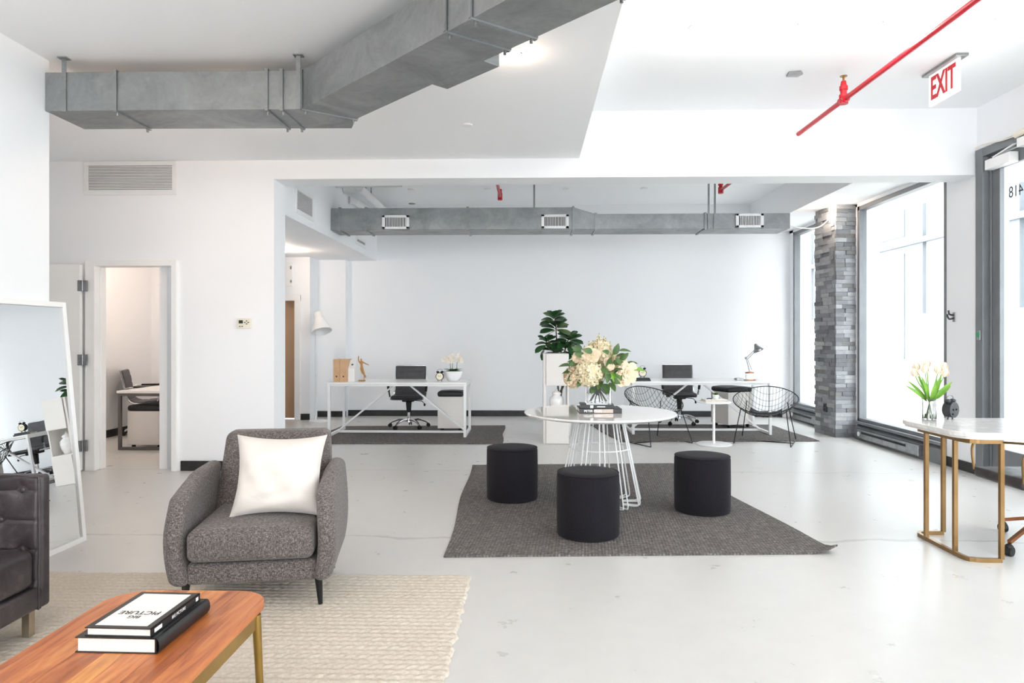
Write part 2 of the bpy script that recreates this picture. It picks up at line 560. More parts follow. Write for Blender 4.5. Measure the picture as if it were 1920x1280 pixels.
# rear of the hall behind the photographer: unseen window openings added for flat fill
rw = MB()
for a, b in ((-3.13, -2.4), (.3, .7), (3.4, 5.3)):
    rw.box(a, b, -5.2, -5.05, 0, 3.63)
rw.box(-2.4, .3, -5.2, -5.05, 0, .4); rw.box(.7, 3.4, -5.2, -5.05, 0, .4)
rw.box(-2.4, 3.4, -5.2, -5.05, 3.0, 3.63)
struct(rw.build('wall_front', 'white_wall', smooth=False))

# ---------------- office door, open flat against the partition
fr = MB()
fr.box(-4.53, -4.43, 6.84, 7.01, 0, 2.14); fr.box(-3.64, -3.585, 6.84, 7.01, 0, 2.14); fr.box(-4.43, -3.64, 6.84, 7.01, 2.085, 2.14)
fr.box(-4.43, -4.415, 6.93, 7.01, 0, 2.085); fr.box(-3.655, -3.64, 6.93, 7.01, 0, 2.085)
struct(fr.build('trim_1', 'white_trim', smooth=False, bevel=.004))
d1 = empty_struct('door_1', (-4.53, 6.825, 0), math.radians(4))
MB().box(-.88, -.012, -.045, 0, .012, 2.095).build('door_leaf', 'white_trim', d1, smooth=False, bevel=.003)
for z in (.26, 1.13, 1.88):
    h = MB().cyl((0, -.03, z - .055), (0, -.03, z + .055), .009, n=10)
    h.box(-.035, -.002, -.05, -.0455, z - .055, z + .055); h.box(.0, .04, -.022, -.0, z - .055, z + .055)
    for dz in (-.035, 0, .035): h.cyl((-.02, -.053, z + dz), (-.02, -.049, z + dz), .004, n=6)
    h.build('hinge', 'steel', d1)

# ---------------- right-hand shop front (slightly skewed against the hall)
RL, RZ = (4.43, 7.1, 0), 0.0
def rs(mb, name, mat, bevel=0):
    return struct(mb.build(name, mat, smooth=False, bevel=bevel, loc=RL, rz=RZ))
w = MB()
w.box(0, .3, -.24, .27, 0, 3.16)                              # strip between door and window
w.box(0, .3, .27, 4.9, 3.12, 3.75); w.box(0, .3, 2.25, 2.82, 0, 3.16); w.box(0, .3, 4.5, 4.9, 0, 3.16)
w.box(0, .3, -12.3, .27, 3.2, 3.75)                            # header
w.box(0, .3, -1.9, -1.59, 0, 3.2); w.box(0, .3, -4.7, -4.5, 0, 3.2); w.box(0, .3, -7.5, -7.3, 0, 3.2); w.box(0, .3, -12.3, -10.2, 0, 3.2)
w.box(0, .3, -4.5, -1.9, 0, .25); w.box(0, .3, -7.3, -4.7, 0, .25); w.box(0, .3, -10.2, -7.5, 0, .25)
rs(w, 'wall_right', 'white_wall')
rs(MB().box(-.015, 0, -.23, .27, 0, .1), 'baseboard_right', 'black_base')
rs(MB().box(0, .3, .27, 2.25, 0, .21).box(0, .3, 2.82, 4.5, 0, .21), 'wall_sill', 'grey_frame')
def window(name, y0, y1, z0, z1):
    o = empty_struct(name, RL, RZ)
    f = MB(); t = .055
    f.box(.0, .1, y0, y0 + t, z0, z1); f.box(.0, .1, y1 - t, y1, z0, z1)
    f.box(.0, .1, y0, y1, z0, z0 + t); f.box(.0, .1, y0, y1, z1 - t, z1)
    f.build('window_frame', 'grey_frame', o, smooth=False, bevel=.004)
    MB().box(.045, .052, y0 + t, y1 - t, z0 + t, z1 - t).build('pane', 'pane', o, smooth=False)
    MB().box(-.05, .0, y0, y1, z0 - .02, z0 + .015).build('window_sill', 'grey_frame', o, smooth=False, bevel=.004)
    return o
window('window_1', .27, 2.25, .22, 3.12)
window('window_2', 2.82, 4.5, .22, 3.12)
for k, (a, b) in enumerate(((-4.5, -1.9), (-7.3, -4.7), (-10.2, -7.5))):  # out-of-view windows, added to bring in more daylight
    window('window_%d' % (k + 3), a, b, .25, 3.2)
def portal(name, loc, rot, sx, sy):
    l = bpy.data.lights.new(name, 'AREA'); l.shape = 'RECTANGLE'; l.size = sx; l.size_y = sy
    l.cycles.is_portal = True
    o = bpy.data.objects.new(name, l); C.objects.link(o); o.location = loc; o.rotation_euler = rot
Rm = Matrix.Translation(RL) @ Matrix.Rotation(RZ, 4, 'Z')
for a, b, z0, z1 in ((.27, 2.25, .22, 3.12), (2.82, 4.5, .22, 3.12), (-4.5, -1.9, .25, 3.2), (-7.3, -4.7, .25, 3.2), (-10.2, -7.5, .25, 3.2), (-1.5, -.3, .1, 3.12)):
    p = Rm @ Vector((.2, (a + b) / 2, (z0 + z1) / 2))
    portal('portal', p, (PI / 2, 0, RZ + PI / 2), b - a, z1 - z0)
for a, b in ((-2.4, .3), (.7, 3.4)):
    portal('portal', ((a + b) / 2, -5.1, 1.7), (-PI / 2, 0, 0), b - a, 2.6)
# entrance door
d2 = empty_struct('door_2', (RL[0], RL[1] - .29, 0), RZ)
f = MB()
f.box(-.03, .1, -.06, .05, 0, 3.2); f.box(-.03, .1, -1.3, -1.19, 0, 3.2); f.box(-.03, .1, -1.19, -.06, 3.115, 3.2)
f.box(.03, .1, -.09, -.06, 0, 3.115)
f.build('door_frame', 'grey_frame', d2, smooth=False, bevel=.006)
f = MB()
f.box(.04, .085, -.2, -.095, .01, 3.1); f.box(.04, .085, -1.18, -1.06, .01, 3.1)
f.box(.04, .085, -1.06, -.2, .01, .3); f.box(.04, .085, -1.06, -.2, 2.97, 3.1)
lf = f.build('door_leaf', 'grey_frame', d2, smooth=False, bevel=.005)
MB().box(.058, .066, -1.06, -.2, .3, 2.97).build('pane', 'pane', d2, smooth=False)
Mt = Matrix(((0, 0, 1, .068), (1, 0, 0, -.375), (0, 1, 0, 2.71), (0, 0, 0, 1)))
text_mesh('lettering', '418', .15, 'charcoal_metal', d2, Mt, xscale=.85)
MB().box(-.05, .035, -.46, -.12, 2.965, 3.06).build('door_closer', 'white_metal', d2, smooth=False, bevel=.006)
MB().bar((-.02, -.2, 3.07), (-.02, -.62, 3.14), .02, .012).build('closer_arm', 'white_metal', d2, smooth=False)
MB().box(-.07, .0, -1.0, -.58, 3.06, 3.14).build('closer_cover', 'white_metal', d2, smooth=False, bevel=.004)
MB().tube(catmull([(-.045, .02, 3.22), (-.05, -.12, 3.22), (-.05, -.35, 3.185), (-.05, -.55, 3.18), (-.05, -.7, 3.2)], 6), .006).build('cable', 'ivory', d2)
MB().cyl((-.055, -.55, 3.18), (-.055, -.9, 3.19), .03).build('cable_cover', 'ivory', d2)
lk = MB().box(-.036, -.028, -.03, .02, 1.33, 1.43).build('lock_plate', 'steel', d2, smooth=False, bevel=.003)
MB().box(-.042, -.034, -.02, .01, 1.36, 1.41).build('release_button', 'green_button', lk, smooth=False, bevel=.003)

# ---------------- stone-clad pillar
pl = empty_struct('wall_pillar', (4.15, 9.37, 0), .09)
MB().box(.02, .42, .02, .55, 0, 3.158).build('core', 'stone_2', pl, smooth=False)
rows = 56; hz = 3.158 / rows
for r in range(rows):
    z0 = r * hz
    for face, L in (('f', .44), ('l', .55)):
        cuts = [0]
        x = random.uniform(.08, .22)
        while x < L - .07: cuts.append(x); x += random.uniform(.15, .3)
        cuts.append(L)
        for a, b in zip(cuts, cuts[1:]):
            d = random.uniform(-.006, .016)
            if face == 'f': m = MB().box(a + .001, b - .001, -d, .03, z0 + .001, z0 + hz - .001)
            else: m = MB().box(-d, .03, a + .001 + (.031 if a == 0 else 0), b - .001, z0 + .001, z0 + hz - .001)
            m.build('stone', 'stone_%d' % random.choice((0, 0, 1, 1, 2, 3, 4)), pl, smooth=False)
# ---------------- outside
ext = struct(MB().box(5.0, 24, -14, 45, -.3, -.02).build('floor_street', 'pavement', smooth=False))
struct(MB().box(-8, 24, -20, -5.3, -.3, -.02).build('floor_forecourt', 'pavement', smooth=False))
bd = thing('building', 'pale office block across the street seen through the shop windows', 'building', (13.5, 20, -.02))
MB().box(0, 3, -22, 22, 0, 11).build('facade', 'facade_white', bd, smooth=False)
for j in range(9):
    for k in range(2):
        y = -18.1 + j * 4.6
        if (j + k) % 3 == 1:
            wd = MB().box(-.06, .02, y, y + 1.5, 1.0 + k * 4.4, 3.6 + k * 4.4).build('window', 'facade_grey', bd, smooth=False, bevel=.01)
            MB().box(-.075, -.05, y + .1, y + 1.4, 1.1 + k * 4.4, 3.5 + k * 4.4).build('pane', 'facade_glass', wd, smooth=False)
        else:
            MB().box(-.05, .02, y, y + 2.9, .6 + k * 4.4, 4.4 + k * 4.4).build('panel', 'facade_grey' if j in (2, 5, 8) else 'facade_white', bd, smooth=False, bevel=.02)
    MB().box(-.12, .02, -19.4 + j * 4.6, -18.5 + j * 4.6, 2.2, 11).build('pilaster', 'facade_grey', bd, smooth=False)
MB().box(-.2, .02, -22, 22, 4.62, 4.8).build('cornice', 'facade_grey', bd, smooth=False)

# ================================================================ SERVICES
# ---------------- main duct: straight run, elbow, diagonal run
D = thing('air_duct', 'bent galvanized duct under the lowered ceiling with diagonal run', 'duct')
Z0, Z1 = 2.82, 3.07
FX = [(-3.129, 4.33), (-2.665, 4.33), (-1.685, 4.335), (-1.59, 4.34), (-1.455, 4.335)]
BX = [(-3.129, 4.72), (-2.665, 4.72), (-1.685, 4.735), (-1.585, 4.74), (-1.165, 4.55)]
ux, uy = .70, -.714
def FD(t): return (-1.455 + ux * t + .0, 4.335 + uy * t)
def BD(t): return (-1.165 + ux * t, 4.55 + uy * t + .0)
for i in range(3):
    MB().prism([FX[i], FX[i + 1], BX[i + 1], BX[i]], Z0, Z1).build('duct_section', 'galvanized', D, smooth=False, bevel=.004)
MB().prism([FX[3], FX[4], BX[4], (-1.243, 4.745), BX[3]], Z0, Z1).build('elbow', 'galvanized', D, smooth=False, bevel=.004)
ts = [0, 1.51, 1.70, 2.25, 3.6]
for a, b in zip(ts, ts[1:]):
    MB().prism([FD(a), FD(b), BD(b), BD(a)], Z0, Z1).build('duct_section', 'galvanized', D, smooth=False, bevel=.004)
def flange(p, q):
    m = MB(); p3 = Vector((*p, 0)); q3 = Vector((*q, 0)); d = (q3 - p3).normalized(); e = .009
    a, b = p3 - d * e, q3 + d * e
    up = Vector((0, 0, 1))
    m.bar(a + up * (Z0 - e / 2), b + up * (Z0 - e / 2), .022, e)
    m.bar(a + up * Z0, a + up * (Z1 + e), .022, e, up=d); m.bar(b + up * Z0, b + up * (Z1 + e), .022, e, up=d)
    m.bar(a + up * (Z1 + e / 2), b + up * (Z1 + e / 2), .022, e)
    fl = m.build('flange', 'galvanized', D, smooth=False)
    for c_ in (a + d * .03, b - d * .03): MB().cyl(c_ + up * (Z0 - .03), c_ + up * Z0, .008, n=8).build('bolt', 'steel', fl)
for p, q in zip(FX[1:4], BX[1:4]): flange(p, q)
for t in (0, 1.51, 1.70, 2.25): flange(FD(t), BD(t))
# side outlet on the far flank of the diagonal
n = Vector((-uy, ux, 0)).normalized(); n = Vector((.714, .70, 0))
a, b = Vector((*BD(.86), 0)), Vector((*BD(1.32), 0))
MB().prism([a.xy, b.xy, (b + n * .11).xy, (a + n * .11).xy], Z0 + .0, Z0 + .19).build('outlet_box', 'galvanized', D, smooth=False, bevel=.004)
for x, y in ((-3.0, 4.33), (-1.475, 4.325)):
    MB().box(x - .014, x + .014, y - .008, y - .003, Z0 - .005, 3.159).box(x - .03, x + .03, y - .03, y + .02, 3.153, 3.159).build('hanger_strap', 'galvanized', D, smooth=False)

# ---------------- duct in the back bay with three registers
D2 = thing('air_duct', 'straight galvanized duct with three white registers in the back bay', 'duct')
Y0, Y1 = 9.0, 9.47
xs = [-2.639, -2.17, -.82, .575]
for a, b in zip(xs, xs[1:]):
    MB().box(a, b, Y0, Y1, 2.78, 3.07).build('duct_section', 'galvanized', D2, smooth=False, bevel=.004)
rd = MB().box(.575, .87, Y0, Y1, 2.78, 3.07); rd.v = [(x, y, (2.98 if x > .8 and z > 3 else z)) for x, y, z in rd.v]
rd.build('reducer', 'galvanized', D2, smooth=False, bevel=.004)
for a, b in ((.87, 2.3), (2.3, 3.4)):
    MB().box(a, b, Y0, Y1, 2.78, 2.98).build('duct_section', 'galvanized', D2, smooth=False, bevel=.004)
for x, zt in ((-2.52, 3.07), (-2.17, 3.07), (-.82, 3.07), (.575, 3.07), (.87, 2.98), (2.3, 2.98)):
    MB().box(x - .014, x + .014, Y0 - .013, Y1 + .013, 2.767, zt + .013).build('flange', 'galvanized', D2, smooth=False)
for x, zt in ((.06, 3.08), (2.34, 2.99), (2.42, 2.99)):
    MB().box(x - .012, x + .012, Y0 - .016, Y0 - .01, 2.775, 3.63).build('hanger_strap', 'galvanized', D2, smooth=False)
for x0 in (-1.95, .155, 2.69):
    g = MB(); x1 = x0 + .36; za, zb = 2.79, 2.972
    g.box(x0, x1, Y0 - .03, Y0, za, za + .03); g.box(x0, x1, Y0 - .03, Y0, zb - .03, zb); g.box(x0, x0 + .04, Y0 - .03, Y0, za, zb); g.box(x1 - .04, x1, Y0 - .03, Y0, za, zb)
    gv = g.build('register', 'white_metal', D2, smooth=False, bevel=.003)
    MB().box(x0 + .04, x1 - .04, Y0 - .008, Y0 - .004, za + .03, zb - .03).build('register_core', 'black_rubber', gv, smooth=False)
    for k in range(13):
        x = x0 + .055 + k * .0208
        MB().box(x, x + .008, Y0 - .027, Y0 - .012, za + .03, zb - .03).build('slat', 'white_metal', gv, smooth=False)

# ---------------- wall grilles
def grille(label, L, H, n, loc, rz):
    t = thing('vent_grille', label, 'vent', loc, rz)
    f = MB(); e = .045
    f.box(0, L, -.014, 0, 0, e); f.box(0, L, -.014, 0, H - e, H); f.box(0, e, -.014, 0, e, H - e); f.box(L - e, L, -.014, 0, e, H - e)
    f.build('grille_frame', 'white_metal', t, smooth=False, bevel=.003)
    MB().box(e, L - e, -.003, -.001, e, H - e).build('backing', 'black_rubber', t, smooth=False)
    hh = (H - 2 * e) / n
    for k in range(n):
        z = e + k * hh
        m = MB().add([(e, -.008, z + .0), (L - e, -.008, z + .0), (L - e, -.004, z + hh * .68), (e, -.004, z + hh * .68), (e, -.013, z + .0), (L - e, -.013, z + .0), (L - e, -.008, z + hh * .74), (e, -.008, z + hh * .74)],
                     [(0, 3, 2, 1), (4, 5, 6, 7), (0, 1, 5, 4), (1, 2, 6, 5), (2, 3, 7, 6), (3, 0, 4, 7)])
        m.build('slat', 'white_metal', t, smooth=False)
grille('wide white return grille high above the office door', .96, .345, 16, (-4.56, 6.88, 2.812), 0)
grille('white louvred grille in soffit face nearest the opening jamb', .64, .31, 16, (-2.64, 7.62, 2.765), PI / 2)
grille('small white louvred grille in soffit face behind the straight duct', .6, .13, 6, (-2.64, 10.3, 2.78), PI / 2)

# ---------------- sprinkler pipes, plates, downlights
S = thing('sprinkler_pipe', 'red sprinkler pipe running along the high ceiling to beam', 'pipe')
MB().cyl((2.68, 6.885, 3.386), (2.69, 1.5, 3.386), .021).build('pipe_run', 'red_paint', S)
v = MB().cyl((2.68, 5.9, 3.35), (2.68, 5.9, 3.43), .036).cyl((2.68, 5.85, 3.386), (2.68, 5.95, 3.386), .033).cyl((2.68, 5.9, 3.43), (2.68, 5.9, 3.47), .026).cyl((2.68, 5.9, 3.47), (2.68, 5.9, 3.5), .036, n=8).cyl((2.68, 5.9, 3.5), (2.68, 5.9, 3.545), .028, .02)
v.build('tee_fitting', 'red_paint', S)
MB().cyl((2.68, 5.9, 3.545), (2.68, 5.9, 3.585), .009).cyl((2.68, 5.9, 3.585), (2.68, 5.9, 3.59), .03).build('sprinkler_head', 'brass', S)
MB().bar((2.6, 3.0, 3.63), (2.6, 3.0, 3.62), .1, .04).cyl((2.685, 3.0, 3.63), (2.685, 3.0, 3.4), .006).build('hanger', 'steel', S)
S2 = thing('sprinkler_pipe', 'short red sprinkler pipe above the register near pillar', 'pipe')
MB().cyl((2.68, 7.2, 3.42), (2.68, 9.65, 3.42), .021).build('pipe_run', 'red_paint', S2)
MB().cyl((2.68, 9.65, 3.375), (2.68, 9.65, 3.46), .036).cyl((2.68, 9.65, 3.46), (2.68, 9.65, 3.52), .026).cyl((2.68, 9.65, 3.49), (2.68, 9.65, 3.515), .036, n=8).build('tee_fitting', 'red_paint', S2)
MB().cyl((2.68, 9.65, 3.52), (2.68, 9.65, 3.55), .009).cyl((2.68, 9.65, 3.55), (2.68, 9.65, 3.555), .028).build('sprinkler_head', 'brass', S2)
S3 = thing('sprinkler_pipe', 'short red sprinkler pipe above the long plain stretch of back duct', 'pipe')
MB().cyl((-.44, 7.2, 3.45), (-.44, 10.15, 3.45), .022).build('pipe_run', 'red_paint', S3)
MB().cyl((-.44, 10.15, 3.4), (-.44, 10.15, 3.5), .036).cyl((-.44, 10.15, 3.5), (-.44, 10.15, 3.56), .028).build('tee_fitting', 'red_paint', S3)
# white plumbing at the back left
P = thing('plumbing_pipes', 'white insulated pipes under the back ceiling above the duct', 'pipe')
MB().tube(catmull([(-2.63, 9.62, 3.46), (-2.45, 9.62, 3.46), (-2.38, 9.75, 3.45), (-2.38, 11.74, 3.43)], 6), .055, 12).build('pipe_run', 'white_metal', P)
MB().tube(catmull([(-2.63, 9.9, 3.36), (-2.58, 9.95, 3.36), (-2.56, 10.1, 3.36), (-2.55, 11.74, 3.34)], 6), .055, 12).build('pipe_run', 'white_metal', P)
MB().cyl((-2.63, 9.2, 3.415), (-1.72, 9.2, 3.425), .032).build('pipe_run', 'white_metal', P)
for x, y, z in ((-2.38, 10.2, 3.45), (-1.8, 9.2, 3.42)): MB().cyl((x, y, z), (x, y, 3.63), .01, n=8).build('hanger', 'steel', P)
MB().tube(catmull([(-2.45, 9.6, 3.52), (-2.4, 9.65, 3.56), (-2.36, 9.75, 3.5)], 6), .02, 8).build('pipe_clamp', 'charcoal_metal', P)
# concealed sprinkler cover plates and detectors
def disc(name, label, cat, x, y, z, r, mat='white_metal', group=None):
    return tag(MB().lathe([(r, 0), (r, -.006), (r * .9, -.011), (1e-6, -.012)], 20, (0, 0, 0)).build(name, mat, loc=(x, y, z)), label, cat, group)
disc('cover_plate', 'round white sprinkler cover plate on the lowered ceiling', 'cover plate', -.533, 5.777, 3.16, .05)
tag(MB().prism([(-.06, -.04), (.03, -.06), (.07, .0), (.05, .06), (-.05, .06)], -.012, 0).build('cover_plate', 'steel', loc=(2.278, 5.93, 3.63), smooth=False), 'small grey plate on the high ceiling beside the red pipe', 'cover plate')
for x, y, lb in ((-2.0, 11.55, 'small grey round plate on back bay ceiling near white pipes'), (-1.82, 10.45, 'white round plate on back bay ceiling between white pipes and red pipe'), (-.64, 10.45, 'white round plate on back bay ceiling beside the short red pipe'), (.55, 10.45, 'white round plate on back bay ceiling beside the duct hanger strap'), (1.74, 10.45, 'white round plate on back bay ceiling midway to the window bulkhead')):
    disc('cover_plate', lb, 'cover plate', x, y, 3.63, .055, 'steel' if y > 11 else 'white_metal', 'ceiling plates in the back bay')

def downlight(label, x, y, z, watts, col, mat, group=None, spread=150):
    t = thing('downlight', label, 'ceiling light', (x, y, z), 0, group)
    MB().lathe([(.085, 0), (.085, -.008), (.062, -.014), (.055, -.004), (.055, 0)], 24).build('trim_ring', 'white_metal', t)
    MB().lathe([(.04, -.004), (.05, -.014), (.045, -.03), (.03, -.04), (1e-6, -.044)], 20).build('bulb', mat, t)
    l = bpy.data.lights.new('downlight_lamp', 'POINT'); l.energy = watts; l.color = col; l.shadow_soft_size = .05
    o = bpy.data.objects.new('downlight_lamp', l); C.objects.link(o); o.parent = t; o.location = (0, 0, -.11)
    return t
WARM = (1, .8, .65); NEUT = (1, .95, .9)
G1 = 'row of downlights in the high ceiling'
for x, y, lb in ((1.25, 5.04, 'glowing high-ceiling downlight nearest the lowered ceiling edge'), (1.9, 5.02, 'glowing high-ceiling downlight second from the lowered ceiling edge'), (2.5, 5.0, 'glowing high-ceiling downlight right beside the red pipe'), (3.28, 4.98, 'glowing high-ceiling downlight between red pipe and entrance wall')):
    downlight(lb, x, y, 3.63, 5, NEUT, 'lamp_white', G1)
G2 = 'downlights in the lowered ceiling'
downlight('warm downlight on lowered ceiling peeking out behind the diagonal duct', -.1, 4.32, 3.16, 1.2, WARM, 'lamp_warm')
for x, y in ( (-2.2, 5.15), (-3.2, 5.15), (-2.4, 2.2), (-.9, 1.0), (-2.4, -.5), (-.9, -1.8)):
    downlight('warm downlight on the lowered ceiling away from the diagonal duct', x, y, 3.16, 5, (1, .72, .52), 'lamp_warm', G2)
downlight('glowing downlight above the stone pillar', 4.0, 9.35, 3.16, 5, WARM, 'lamp_warm', spread=110)
downlight('warm downlight inside the small office', -4.7, 8.6, 2.7, 16, WARM, 'lamp_warm')
downlight('warm downlight in the corridor soffit near the tan door', -3.7, 10.2, 2.68, 9, WARM, 'lamp_warm')
tag(MB().tube(catmull([(3.42, 9.3, 2.9), (3.6, 9.3, 2.84), (3.85, 9.3, 2.83), (4.0, 9.3, 2.92), (4.06, 9.25, 3.06), (4.06, 9.2, 3.155)], 8), .008).build('cable', 'white_metal'), 'white cable looping from the duct end to the pillar light', 'cable')

# ---------------- exit sign
E = thing('exit_sign', 'lit exit sign with red letters hanging from the high ceiling', 'sign', (3.455, 5.78, 3.63), 0)
MB().box(-.05, .05, -.24, .24, -.022, 0).build('canopy', 'steel', E, smooth=False, bevel=.003)
MB().box(-.012, .012, -.2, .2, -.285, -.022).build('face_panel', 'sign_face', E, smooth=False, bevel=.002)
Mx = Matrix(((0, 0, -1, -.014), (-1, 0, 0, 0), (0, 1, 0, -.155), (0, 0, 0, 1)))
text_mesh('lettering', 'EXIT', .27, 'red_paint', E, Mx, extrude=.002, bold=.006, xscale=.62)

# ---------------- thermostat, hook, panel, socket, heaters
T = thing('thermostat', 'small ivory thermostat on the partition wall', 'thermostat', (-2.9, 6.88, 1.5), 0)
MB().box(-.072, .072, -.026, 0, -.05, .05).build('housing', 'ivory', T, smooth=False, bevel=.006)
MB().box(-.05, -.008, -.029, -.024, .0, .032).build('display', 'lcd', T, smooth=False)
for dx, dz in ((.03, .025), (.03, -.005), (.012, .01), (.048, .01), (-.04, -.03), (-.015, -.03)):
    MB().box(dx - .006, dx + .006, -.03, -.025, dz - .005, dz + .005).build('button', 'charcoal_metal', T, smooth=False)
K = thing('wall_hook', 'small metal coat hook on white strip beside the window', 'hook', Rm @ Vector((0, .14, 1.57)), RZ)
MB().box(-.008, 0, -.02, .02, -.05, .05).build('plate', 'steel', K, bevel=.003)
MB().tube(catmull([(-.005, 0, -.01), (-.05, 0, -.02), (-.07, 0, .01), (-.07, 0, .03)], 6), .009).tube(catmull([(-.005, 0, .02), (-.05, 0, .03), (-.06, 0, .07)], 6), .009).build('prong', 'charcoal_metal', K)
EP = thing('panel_box', 'white electrical panel on the corridor wall above tan door', 'panel', (-4.15, 11.16, 2.2), 0)
MB().box(-.25, .25, -.02, 0, 0, .38).build('cover', 'white_trim', EP, smooth=False, bevel=.005)
MB().box(.215, .235, -.032, -.02, .06, .1).box(.215, .235, -.032, -.02, .28, .33).build('latch', 'steel', EP, smooth=False)
SO = thing('wall_socket', 'dark socket plate set in the stone pillar', 'socket', (4.125, 9.62, .38), .09)
MB().box(-.02, .01, -.035, .035, -.06, .06).build('plate', 'charcoal_metal', SO, smooth=False, bevel=.004)
MB().box(-.024, -.018, -.015, .015, -.04, -.01).box(-.024, -.018, -.015, .015, .01, .04).build('outlet', 'black_rubber', SO, smooth=False)
def heater(label, y0, y1):
    h = thing('baseboard_heater', label, 'heater', RL, RZ)
    MB().add([(-.06, y0, 0), (-.06, y1, 0), (0, y1, 0), (0, y0, 0), (-.05, y0, .155), (-.05, y1, .155), (0, y1, .19), (0, y0, .19)],
             [(0, 3, 2, 1), (4, 5, 6, 7), (0, 1, 5, 4), (1, 2, 6, 5), (2, 3, 7, 6), (3, 0, 4, 7)]).build('casing', 'grey_frame', h, smooth=False, bevel=.004)
    a, b = y0 + .35, y1 - .18
    MB().box(-.105, -.055, a, b, .035, .15).build('convector', 'steel', h, smooth=False, bevel=.005)
    MB().box(-.107, -.1, a + .25, b - .12, .1, .128).build('slot', 'black_rubber', h, smooth=False)
    MB().cyl((-.1, b - .05, .09), (-.112, b - .05, .09), .03, n=16).build('dial', 'white_metal', h)
heater('grey baseboard heater under the window beside entrance door', .27, 2.22)
heater('grey baseboard heater under the window beyond the pillar', 2.9, 4.5)

# ================================================================ FOREGROUND LEFT
def clip(poly, a, b, c):           # keep a*x+b*y<=c
    out = []
    for i in range(len(poly)):
        p, q = poly[i], poly[(i + 1) % len(poly)]
        dp, dq = a * p[0] + b * p[1] - c, a * q[0] + b * q[1] - c
        if dp <= 0: out.append(p)
        if dp * dq < 0:
            t = dp / (dp - dq); out.append((p[0] + (q[0] - p[0]) * t, p[1] + (q[1] - p[1]) * t))
    return out
def rrect(x0, x1, y0, y1, r, n=6):
    out = []
    for cx, cy, a in ((x1 - r, y1 - r, 0), (x0 + r, y1 - r, PI / 2), (x0 + r, y0 + r, PI), (x1 - r, y0 + r, 1.5 * PI)):
        for k in range(n + 1):
            t = a + PI / 2 * k / n; out.append((cx + r * math.cos(t), cy + r * math.sin(t)))
    return out

# cream braided rug: every cord of the braid is relief in the mesh
def braid_rug(x0, x1, y0, y1, row, step, res):
    def h(x, y):
        r = (y - y0) / row; k = math.floor(r); fr_ = r - k - .5
        ph = (x / step + .5 * (k % 2)) % 1.0
        s = 1 if k % 2 else -1
        strand = abs(math.sin(PI * (x / step + s * fr_ * .9 + .37 * math.sin(k * 2.1))))
        return .008 + .009 * math.sqrt(max(0, 1 - (2 * fr_) ** 2)) * (.45 + .55 * strand)
    nx, ny = int((x1 - x0) / res), int((y1 - y0) / res)
    def f(u, v):
        x, y = x0 + (x1 - x0) * u, y0 + (y1 - y0) * v
        k = math.floor((y - y0) / row)
        wob = .006 * math.sin(k * 1.7) + .004 * math.sin(y * 60)
        xx = x + (wob if u > .98 or u < .02 else 0)
        yy = y + (.005 * math.sin(x * 38) + .004 * math.sin(x * 11) if v > .985 else 0)
        edge = u in (0, 1) or v in (0, 1)
        return (xx, yy, 0.001 if edge else h(x, y))
    return MB().grid(f, nx, ny)
tag(braid_rug(-3.0, -.33, 1.0, 3.86, .042, .05, .0085).build('area_rug', 'rug_cream', angle=80), 'cream braided wool rug under the grey armchair and wooden table', 'rug')

# coffee table
CT = thing('coffee_table', 'low wooden coffee table with rounded corners and brass legs', 'table', (-1.23, 1.85, .0165))
outl = rrect(-.285, .285, -.66, .655, .13, 8)
outl = [(x * (1 + .03 * math.cos(y * 2)), y) for x, y in outl]
cuts = [-.4, -.21, -.125, -.035, .03, .115, .2, .4]
for k, (a, b) in enumerate(zip(cuts, cuts[1:])):
    p = clip(clip(outl, 1, 0, b - .0004), -1, 0, -a - .0004)
    MB().prism(p, .383, .4035).build('plank', 'walnut_%d' % (0, 1, 2, 3, 1, 2, 0)[k], CT, smooth=False)
for sx in (-1, 1):
    for sy in (-1, 1):
        lg = MB().tube([(sx * .29, sy * .52, 0), (sx * .272, sy * .52, .372)], [.011, .016], 12)
        lo = lg.build('leg', 'brass', CT)
    MB().bar((sx * .272, -.52, .352), (sx * .272, .52, .352), .012, .05).build('side_rail', 'brass', CT, smooth=False)
for sy in (-.52, .52):
    MB().bar((-.27, sy, .35), (.27, sy, .35), .014, .055).build('cross_rail', 'brass', CT, smooth=False)

# books on it
def book(name, label, w, d, t, loc, rz, group=None, cover='black_paper', rounded=False):
    """lies flat; spine on +x"""
    b = thing(name, label, 'book', loc, rz, group)
    c = .003
    m = MB().box(-w / 2, w / 2, -d / 2, d / 2, 0, c).box(-w / 2, w / 2, -d / 2, d / 2, t - c, t)
    if rounded:
        m.grid(lambda u, v: (w / 2 - .004 + .012 * math.sin(PI * u), -d / 2 + d * v, t / 2 - t / 2 * math.cos(PI * u)), 9, 2)
        m.box(w / 2 - .006, w / 2 - .002, -d / 2, d / 2, 0, t)
    else: m.box(w / 2 - c, w / 2, -d / 2, d / 2, 0, t)
    m.build('cover', cover, b, smooth=rounded)
    MB().box(-w / 2 + .006, w / 2 - .004, -d / 2 + .005, d / 2 - .005, c, t - c).build('page_block', 'pages', b, smooth=False)
    return b
zt = .0165 + .4035
b1 = book('coffee_table_book', 'thick black hardback with rounded spine under the white-covered book', .25, .31, .046, (-1.228, 2.155, zt), -.02, rounded=True)
b2 = book('coffee_table_book', 'book with white cover panel and black border, topmost on coffee table', .205, .285, .026, (-1.225, 2.15, zt + .046), -.03)
MB().box(-.082, .08, -.125, .125, .026, .0266).build('cover_panel', 'paper_white', b2, smooth=False)
R180 = Matrix.Rotation(PI, 4, 'Z')
text_mesh('lettering', 'PICTURE', .034, 'ink', b2, Matrix.Translation((0, -.03, .0267)) @ R180, extrude=.0002, bold=.0006)
